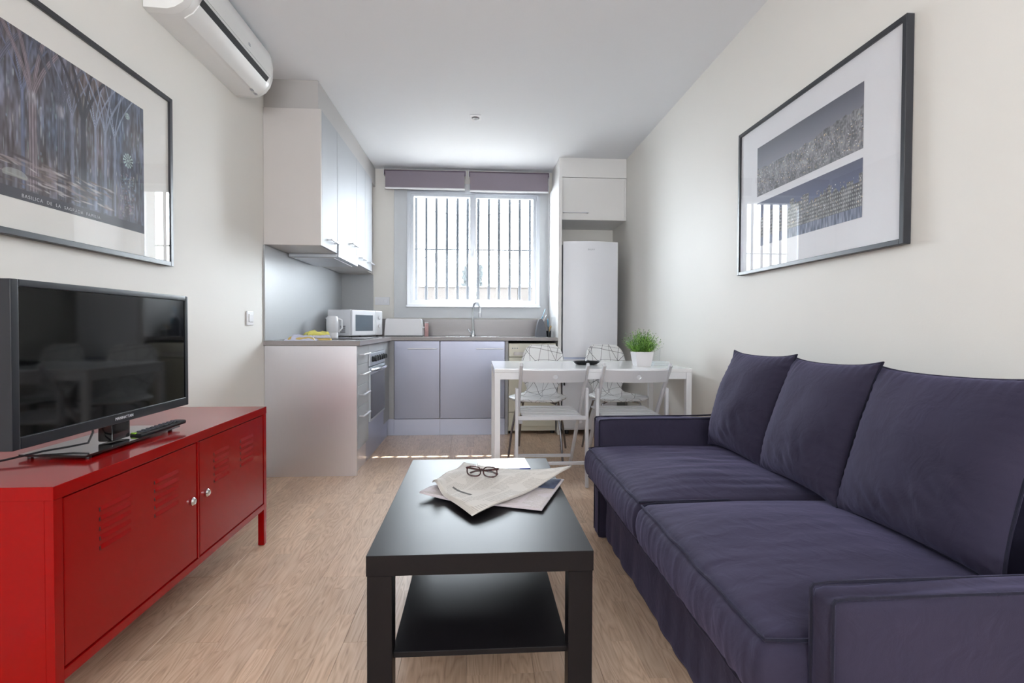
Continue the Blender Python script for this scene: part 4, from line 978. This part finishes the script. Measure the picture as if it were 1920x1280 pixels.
# ------------------------------------------------------------------ shell chairs
def shell_chair(label, loc, rz):
    t = thing('shell_chair', label, 'chair', (0, 0, 0), 'white shell chairs with black lines')
    ctrl = [(0.0, -.215, .435, .150, .004), (.06, -.205, .447, .195, .010), (.2, -.13, .446, .218, .014), (.35, -.03, .440, .216, .016), (.47, .07, .438, .190, .016), (.55, .135, .452, .135, .012),
            (.61, .175, .49, .118, .006), (.67, .197, .54, .150, .010), (.74, .212, .60, .178, .018), (.84, .232, .70, .180, .022), (.93, .250, .79, .160, .020), (.975, .258, .835, .130, .015), (1.0, .262, .855, .085, .010)]
    S = [c[0] for c in ctrl]
    def ev(s):
        return [float(np.interp(s, S, [c[k] for c in ctrl])) for k in (1, 2, 3, 4)]
    nu, nv = 17, 61; V = []; U = []
    for j in range(nv):
        s = j / (nv - 1)
        q = [ev(min(1, max(0, s + d))) for d in (-.02, -.01, 0, .01, .02)]; y, z, wv, cup = [sum(a[k] for a in q) / 5 for k in range(4)]
        for i in range(nu):
            a = -1 + 2 * i / (nu - 1); up_ = cup * a * a
            back = min(1, max(0, (s - .5) / .12))
            V.append((a * wv, y - up_ * back, z + up_ * (1 - back))); U.append((a * wv * 2.6, s * 2.2))
    fs = [(j * nu + i, j * nu + i + 1, (j + 1) * nu + i + 1, (j + 1) * nu + i) for j in range(nv - 1) for i in range(nu - 1)]
    me = bpy.data.meshes.new('shell'); me.from_pydata(V, [], fs); ul = me.uv_layers.new(name='UVMap')
    for lp in me.loops: ul.data[lp.index].uv = U[lp.vertex_index]
    me.materials.append(M['shell']); me.polygons.foreach_set('use_smooth', [True] * len(me.polygons))
    o = bpy.data.objects.new('shell', me); COL.objects.link(o); o.parent = t; md = o.modifiers.new('s', 'SOLIDIFY'); md.thickness = .011; md.offset = 0
    for sx in (-1, 1):
        MB().tube([(sx * .10, -.10, .424), (sx * .150, -.145, .412), (sx * .185, -.19, .20), (sx * .205, -.215, .002)], .0085, 10).build('leg', M['legchrome'], t)
        MB().tube([(sx * .10, .06, .420), (sx * .140, .10, .408), (sx * .175, .17, .20), (sx * .195, .215, .002)], .0085, 10).build('leg', M['legchrome'], t)
    MB().bar((-.10, -.10, .426), (.10, -.10, .426), .02, .006, .001).bar((-.10, .06, .424), (.10, .06, .424), .02, .006, .001).bar((-.06, -.1, .424), (-.06, .06, .424), .02, .006, .001).bar((.06, -.1, .424), (.06, .06, .424), .02, .006, .001).build('seat_bracket', M['legchrome'], t)
    t.location = loc; t.rotation_euler = (0, 0, rz)
    return t
sc1 = shell_chair('left white shell chair patterned with black lines behind the table', (.482, 4.02, 0), R(-14))
sc2 = copy_tree(sc1); sc2['label'] = 'right white shell chair patterned with black lines in front of the fridge'; sc2.location = (1.085, 4.02, 0); sc2.rotation_euler = (0, 0, R(6))

# ------------------------------------------------------------------ things on the dining table
ds = thing('black_dish', 'shallow black dish on the white dining table', 'dish', (.752, 3.53, .738))
MB().lathe([(.062, .7385), (.075, .742), (.100, .762), (.097, .763), (.070, .746), (.01, .744)], (.752, 3.53, 0), 30, sy=.62).build('dish', M['black'], ds)
MB().lathe([(.012, .75), (.013, .768), (.006, .773)], (.757, 3.52, 0), 12).build('knob', M['chrome'], ds)
pp = thing('potted_plant', 'small green potted plant in a white square pot', 'potted plant', (1.105, 3.40, .738))
px, py = 1.103, 3.40
def sqring(h, z): return [(px - h, py - h, z), (px + h, py - h, z), (px + h, py + h, z), (px - h, py + h, z)]
P = sqring(.047, .7385) + sqring(.061, .835) + sqring(.0565, .835) + sqring(.054, .815)
mb = MB().add(P, [(3, 2, 1, 0)] + [(r_ * 4 + i, r_ * 4 + (i + 1) % 4, (r_ + 1) * 4 + (i + 1) % 4, (r_ + 1) * 4 + i) for r_ in range(3) for i in range(4)])
mb.build('pot', M['pot'], pp, smooth=False)
B(px - .054, px + .054, py - .054, py + .054, .81, .818).build('soil', M['soil'], pp)
def leaf_material():
    m = mat('plant_leaf', (82, 128, 44), 0.5, var=0.55, scale=28); return m
M['leaf'] = leaf_material(); M['leafl'] = mat('plant_leaf_light', (142, 188, 84), .5, var=.3, scale=30)
for kk, (mm, cnt, sd) in enumerate(((M['leaf'], 260, 4), (M['leafl'], 170, 8))):
    fo = MB(); r = random.Random(sd)
    for i in range(cnt):
        an = r.uniform(0, 6.283); tilt = r.random() ** .8 * .92; L_ = r.uniform(.07, .155) * (1.12 - tilt * .22)
        base = Vector((px + r.uniform(-.04, .04), py + r.uniform(-.04, .04), .812)); d = Vector((math.sin(tilt) * math.cos(an), math.sin(tilt) * math.sin(an), math.cos(tilt)))
        pts = [base + d * L_ * q + Vector((0, 0, -.02 * tilt * q * q)) for q in (0, .35, .7, 1)]
        side = d.cross(Vector((0, 0, 1))); side = side.normalized() if side.length > .01 else Vector((1, 0, 0))
        fo.tube(pts, [.0012, .001, .0009, .0005], 3, caps=False)
        for j in range(7):
            q = .35 + .65 * j / 6; p = base + d * L_ * q; la = r.uniform(0, 6.283); ld = (d * .7 + side * math.cos(la) + side.cross(d) * math.sin(la)).normalized(); l = r.uniform(.012, .022); s2 = ld.cross(d).normalized() * .0028
            fo.add([p, p + ld * l * .5 + s2, p + ld * l, p + ld * l * .5 - s2], [(0, 1, 2, 3)])
    tag(fo.build('foliage', mm, pp, smooth=False), kind='stuff')
for i, lab in enumerate(('bottom coaster of the pale stack beside the potted plant', 'middle coaster of the pale stack beside the potted plant', 'top coaster of the pale stack beside the potted plant')):
    o = B(1.19 + i * .003, 1.30 + i * .002, 3.42, 3.53, .7385 + i * .0085, .7465 + i * .0085, .002).build('coaster', M['coaster']); tag(o, lab, 'coaster', 'pale coasters stacked on the table')
for i, (qx, qy, lab) in enumerate(((1.205, 3.62, 'left clear drinking glass on the table behind the coasters'), (1.285, 3.64, 'right clear drinking glass on the table behind the coasters'))):
    o = MB().lathe([(.026, .7385), (.032, .84), (.030, .84), (.024, .745)], (qx, qy, 0), 24).build('drinking_glass', M['tumbler']); tag(o, lab, 'glass', 'clear glasses on the dining table')

# ------------------------------------------------------------------ sofa
sf = thing('sofa', 'long dark navy slipcovered sofa along the right wall', 'sofa', (1.0, 1.63, 0))
SX0, SX1, SY0, SY1 = .600, 1.405, .790, 2.470
def fbm(p, f=1.0):
    return noise.noise(Vector(p) * f)
def rbox(x0, x1, y0, y1, z0, z1, r, nx, ny, nz_, disp):
    """closed rounded box of grids with displacement disp(p, nrm) -> offset vector"""
    c = Vector(((x0 + x1) / 2, (y0 + y1) / 2, (z0 + z1) / 2)); h = Vector(((x1 - x0) / 2, (y1 - y0) / 2, (z1 - z0) / 2))
    vmap = {}; V = []; Fs = []
    def vert(i, j, k):
        key = (i, j, k)
        if key in vmap: return vmap[key]
        def sp_(t, n, hh):
            a = -1 + 2 * t / n
            # cluster rows near the edges so the rounding reads
            return math.copysign(abs(a) ** .85, a)
        p = Vector((sp_(i, nx, h.x) * h.x, sp_(j, ny, h.y) * h.y, sp_(k, nz_, h.z) * h.z))
        q = Vector([max(-h[a] + r, min(h[a] - r, p[a])) for a in range(3)]); d = p - q
        nrm = d.normalized() if d.length > 1e-9 else Vector((0, 0, 1)); p2 = q + nrm * min(r, d.length * 1.0 if d.length < r else r) if d.length > 1e-9 else p
        pw_ = c + p2; pw_ = pw_ + disp(pw_, nrm, Vector((p.x / h.x, p.y / h.y, p.z / h.z)))
        vmap[key] = len(V); V.append(pw_); return vmap[key]
    for i in range(nx):
        for j in range(ny):
            for k in (0, nz_): Fs.append((vert(i, j, k), vert(i + 1, j, k), vert(i + 1, j + 1, k), vert(i, j + 1, k)))
    for i in range(nx):
        for k in range(nz_):
            for j in (0, ny): Fs.append((vert(i, j, k), vert(i + 1, j, k), vert(i + 1, j, k + 1), vert(i, j, k + 1)))
    for j in range(ny):
        for k in range(nz_):
            for i in (0, nx): Fs.append((vert(i, j, k), vert(i, j + 1, k), vert(i, j + 1, k + 1), vert(i, j, k + 1)))
    return MB().add(V, Fs)
# base with wavy skirt
def dbase(p, n, l):
    wv = .006 * math.sin(p.y * 23 + 2 * math.sin(p.y * 5)) + .010 * fbm((p.y * 6, p.z * 2, 3)); k = max(0, 1 - p.z / .3)
    fold = .006 * fbm((p.y * 3.5 + p.z * 5, p.z * 9, 1))
    return Vector((-(abs(wv) * k + fold) if l.x < -.6 else 0, wv * k * .6 if abs(l.y) > .9 else 0, 0))
rbox(SX0 + .006, SX1, SY0 + .02, SY1 - .012, .003, .315, .012, 12, 110, 14, dbase).build('base', M['sofa'], sf, ang=80)
def darm(sgn):
    def f(p, n, l):
        w_ = .005 * fbm((p.x * 5, p.z * 6, 7 + sgn)) + .003 * fbm((p.x * 14, p.z * 9, 2))
        dz = .0
        if l.z > 0: dz = .012 * fbm((p.x * 3, p.y * 9, 4)) * l.z + (.035 * max(0, (p.x - 1.05) / .35) ** 2 * l.z) - .006 * l.z * (1 - abs(l.y))
        return Vector((.006 * fbm((p.y * 20, p.z * 5, 9)) if l.x < -.8 else 0, w_, dz))
    return f
AZ = .566
rbox(SX0 - .012, SX1, .800, .868, .003, AZ - .014, .016, 30, 10, 22, darm(0)).build('arm', M['sofa'], sf, ang=80)
rbox(SX0 - .032, SX1, SY1 - .10, SY1, .003, AZ, .016, 30, 10, 22, darm(3)).build('arm', M['sofa'], sf, ang=80)
rbox(SX1 - .075, SX1 + .008, SY0 + .095, SY1 - .105, .30, .74, .025, 6, 40, 14, lambda p, n, l: Vector((.01 * fbm((p.y * 4, p.z * 4, 5)), 0, .012 * fbm((p.y * 3, 1, 6)) if l.z > 0 else 0))).build('back', M['sofa'], sf, ang=80)
# piping on the arms
for (ya, yb3, ox) in ((.800, .868, .018), (SY1 - .10, SY1, 0)):
    AZ = .552 if ya < 1 else .566
    for yy in (ya + .006, yb3 - .006):
        pts = [(SX0 - .030 + ox, yy, .02 + (AZ - .03) * i / 8) for i in range(9)] + [(SX0 - .026 + ox, yy, AZ - .004)] + [(SX0 + .02 + (SX1 - SX0 - .15) * i / 10, yy, AZ - .001 + .035 * max(0, ((SX0 + .02 + (SX1 - SX0 - .15) * i / 10) - 1.05) / .35) ** 2) for i in range(11)]
        MB().tube(pts, .0038, 6).build('piping', M['piping'], sf)
def seat_cushion(y0, y1, seed, extra):
    x0, x1, z0, z1 = SX0 - .085, 1.20, .300, .440
    def dc_(p, n, l):
        cx_, cy_ = l.x, l.y; crown = (1 - abs(cx_) ** 3.2) * (1 - abs(cy_) ** 3.2)
        top = max(0, l.z); o = Vector((0, 0, 0))
        o.z += crown * (.034 if l.z > 0 else -.004) * abs(l.z) ** .5
        # front border: bulge and vertical gathers
        if l.x < -.75:
            b = (1 - min(1, abs(l.z)) ** 2); o.x -= .018 * b
            g = (.0040 * fbm((p.y * 62, p.z * 7 + p.y * 4, seed)) + .0022 * fbm((p.y * 120, p.z * 9, seed + 2))) * (.45 + .55 * abs(l.z))
            o.x -= g * (1 if abs(l.z) < .99 else .35)
        if abs(l.y) > .9: o.y += math.copysign(.008 * (1 - min(1, abs(l.z)) ** 2), l.y)
        if l.z > .5:
            # drag wrinkles on top, running front to back, fading inwards
            fr_e = math.exp(-((l.x + 1) / .5) ** 2)
            o.z += .0022 * fbm((p.x * 6, p.y * 42, seed)) * fr_e
            o.z += .009 * fbm((p.x * 3.2, p.y * 4.0, seed)) * crown
            rx = (p.x - .88) / .20; o.z += extra * .0085 * fbm((p.x * 3.5 + p.y * 2, p.y * 22, seed)) * math.exp(-rx * rx)
        return o
    c = rbox(x0, x1, y0, y1, z0, z1, .028, 60, 90, 14, dc_).build('seat_cushion', M['sofa'], sf, ang=80)
    for z in (z1 - .004, z0 + .006):
        pts = []
        for i in range(61):
            y = y0 + .012 + (y1 - y0 - .024) * i / 60; g = .003 * math.sin(y * 40 + seed)
            pts.append((x0 + .003 + g * .4, y, z + .002 * math.sin(y * 31)))
        if z > .4: pts = [(x0 + .30 - .03 * i, y0 + .003, z + .004) for i in range(9)] + pts + [(x0 + .06 + .03 * i, y1 - .003, z + .004) for i in range(9)]
        MB().tube(pts, .0042, 6).build('piping', M['piping'], c)
    return c
seat_cushion(.872, 1.600, 1.7, .35); seat_cushion(1.606, 2.368, 5.2, 1.0)

def pillow(lab, yc, wdt, hgt, thick, xb, zb_, tilt, rz, seed, lean=0.0):
    t = thing('back_cushion', lab, 'cushion', (xb, yc, zb_), 'loose back cushions on the sofa')
    n = 56; P = []
    def out(u, v):
        # u, v in -1..1 ; slightly concave edges, pointed ears
        ear = 1 + .045 * (abs(u) ** 6) * (abs(v) ** 6)
        cu_ = 1 - .035 * (1 - v * v) * abs(u) ** 3; cv = 1 - .045 * (1 - u * u) * abs(v) ** 3
        return u * cu_ * ear, v * cv * ear
    def pt(u, v, sgn):
        a, b = out(u, v)
        e = max(0, (1 - u * u)) ** .52 * max(0, (1 - v * v)) ** .45; sagv = 1 + .22 * (-b)
        d = thick * .5 * e * sagv
        if sgn > 0:
            d += .009 * fbm((u * 1.8, v * 1.8, seed)) * e
            cr_ = math.exp(-(((u * .6 + v + .62) / .3) ** 2)); d += .010 * fbm((u * 3.0 + v * 1.0, (v - u) * 7, seed + 3)) * cr_ * e ** .5
            eg = max(abs(u), abs(v)) ** 6; d += .0035 * math.sin((u if abs(v) > abs(u) else v) * 46 + seed) * eg * e ** .3
        y = a * wdt / 2; z = (b + 1) * hgt / 2; x = -d if sgn > 0 else d * .75
        x += .020 * math.sin((u + 1) * 1.6 + seed) * (1 - .5 * abs(v)) * .4
        return Vector((x, y, z + lean * y))
    rot = Matrix.Rotation(rz, 4, 'Z') @ Matrix.Rotation(tilt, 4, 'Y'); o0 = Vector((xb, yc, zb_))
    V = []; Fs = []
    def pc(t_): return math.sin(t_ * math.pi / 2) if True else t_
    for sgn in (1, -1):
        base_ = len(V)
        for j in range(n + 1):
            for i in range(n + 1): V.append(o0 + rot @ pt(pc(-1 + 2 * i / n), pc(-1 + 2 * j / n), sgn))
        for j in range(n):
            for i in range(n):
                a = base_ + j * (n + 1) + i; q = (a, a + 1, a + n + 2, a + n + 1); Fs.append(q if sgn > 0 else q[::-1])
    mb = MB().add(V, Fs); c = mb.build('cover', M['sofa'], t, ang=80)
    bm = bmesh.new(); bm.from_mesh(c.data); bmesh.ops.remove_doubles(bm, verts=bm.verts, dist=.0004); bmesh.ops.recalc_face_normals(bm, faces=bm.faces); bm.to_mesh(c.data); bm.free()
    ring = []
    for k in range(4):
        for i in range(20):
            q = -1 + 2 * i / 20; u, v = ((q, -1), (1, q), (-q, 1), (-1, -q))[k]; ring.append(o0 + rot @ pt(u, v, 1))
    MB().tube(ring, .0042, 6, closed=True).build('piping', M['piping'], t)
    return t
pillow('far loose back cushion next to the far sofa arm', 2.118, .440, .440, .17, 1.088, .462, R(16), R(0), 2.0, -.015)
pillow('middle loose back cushion of the sofa', 1.700, .445, .440, .17, 1.088, .462, R(17), R(-2), 6.0, -.02)
pillow('near loose back cushion of the sofa, closest to the camera', 1.240, .495, .440, .17, 1.088, .462, R(17), R(0), 11.0, -.02)
for o in bpy.data.objects:
    if '_o' in o: del o['_o']
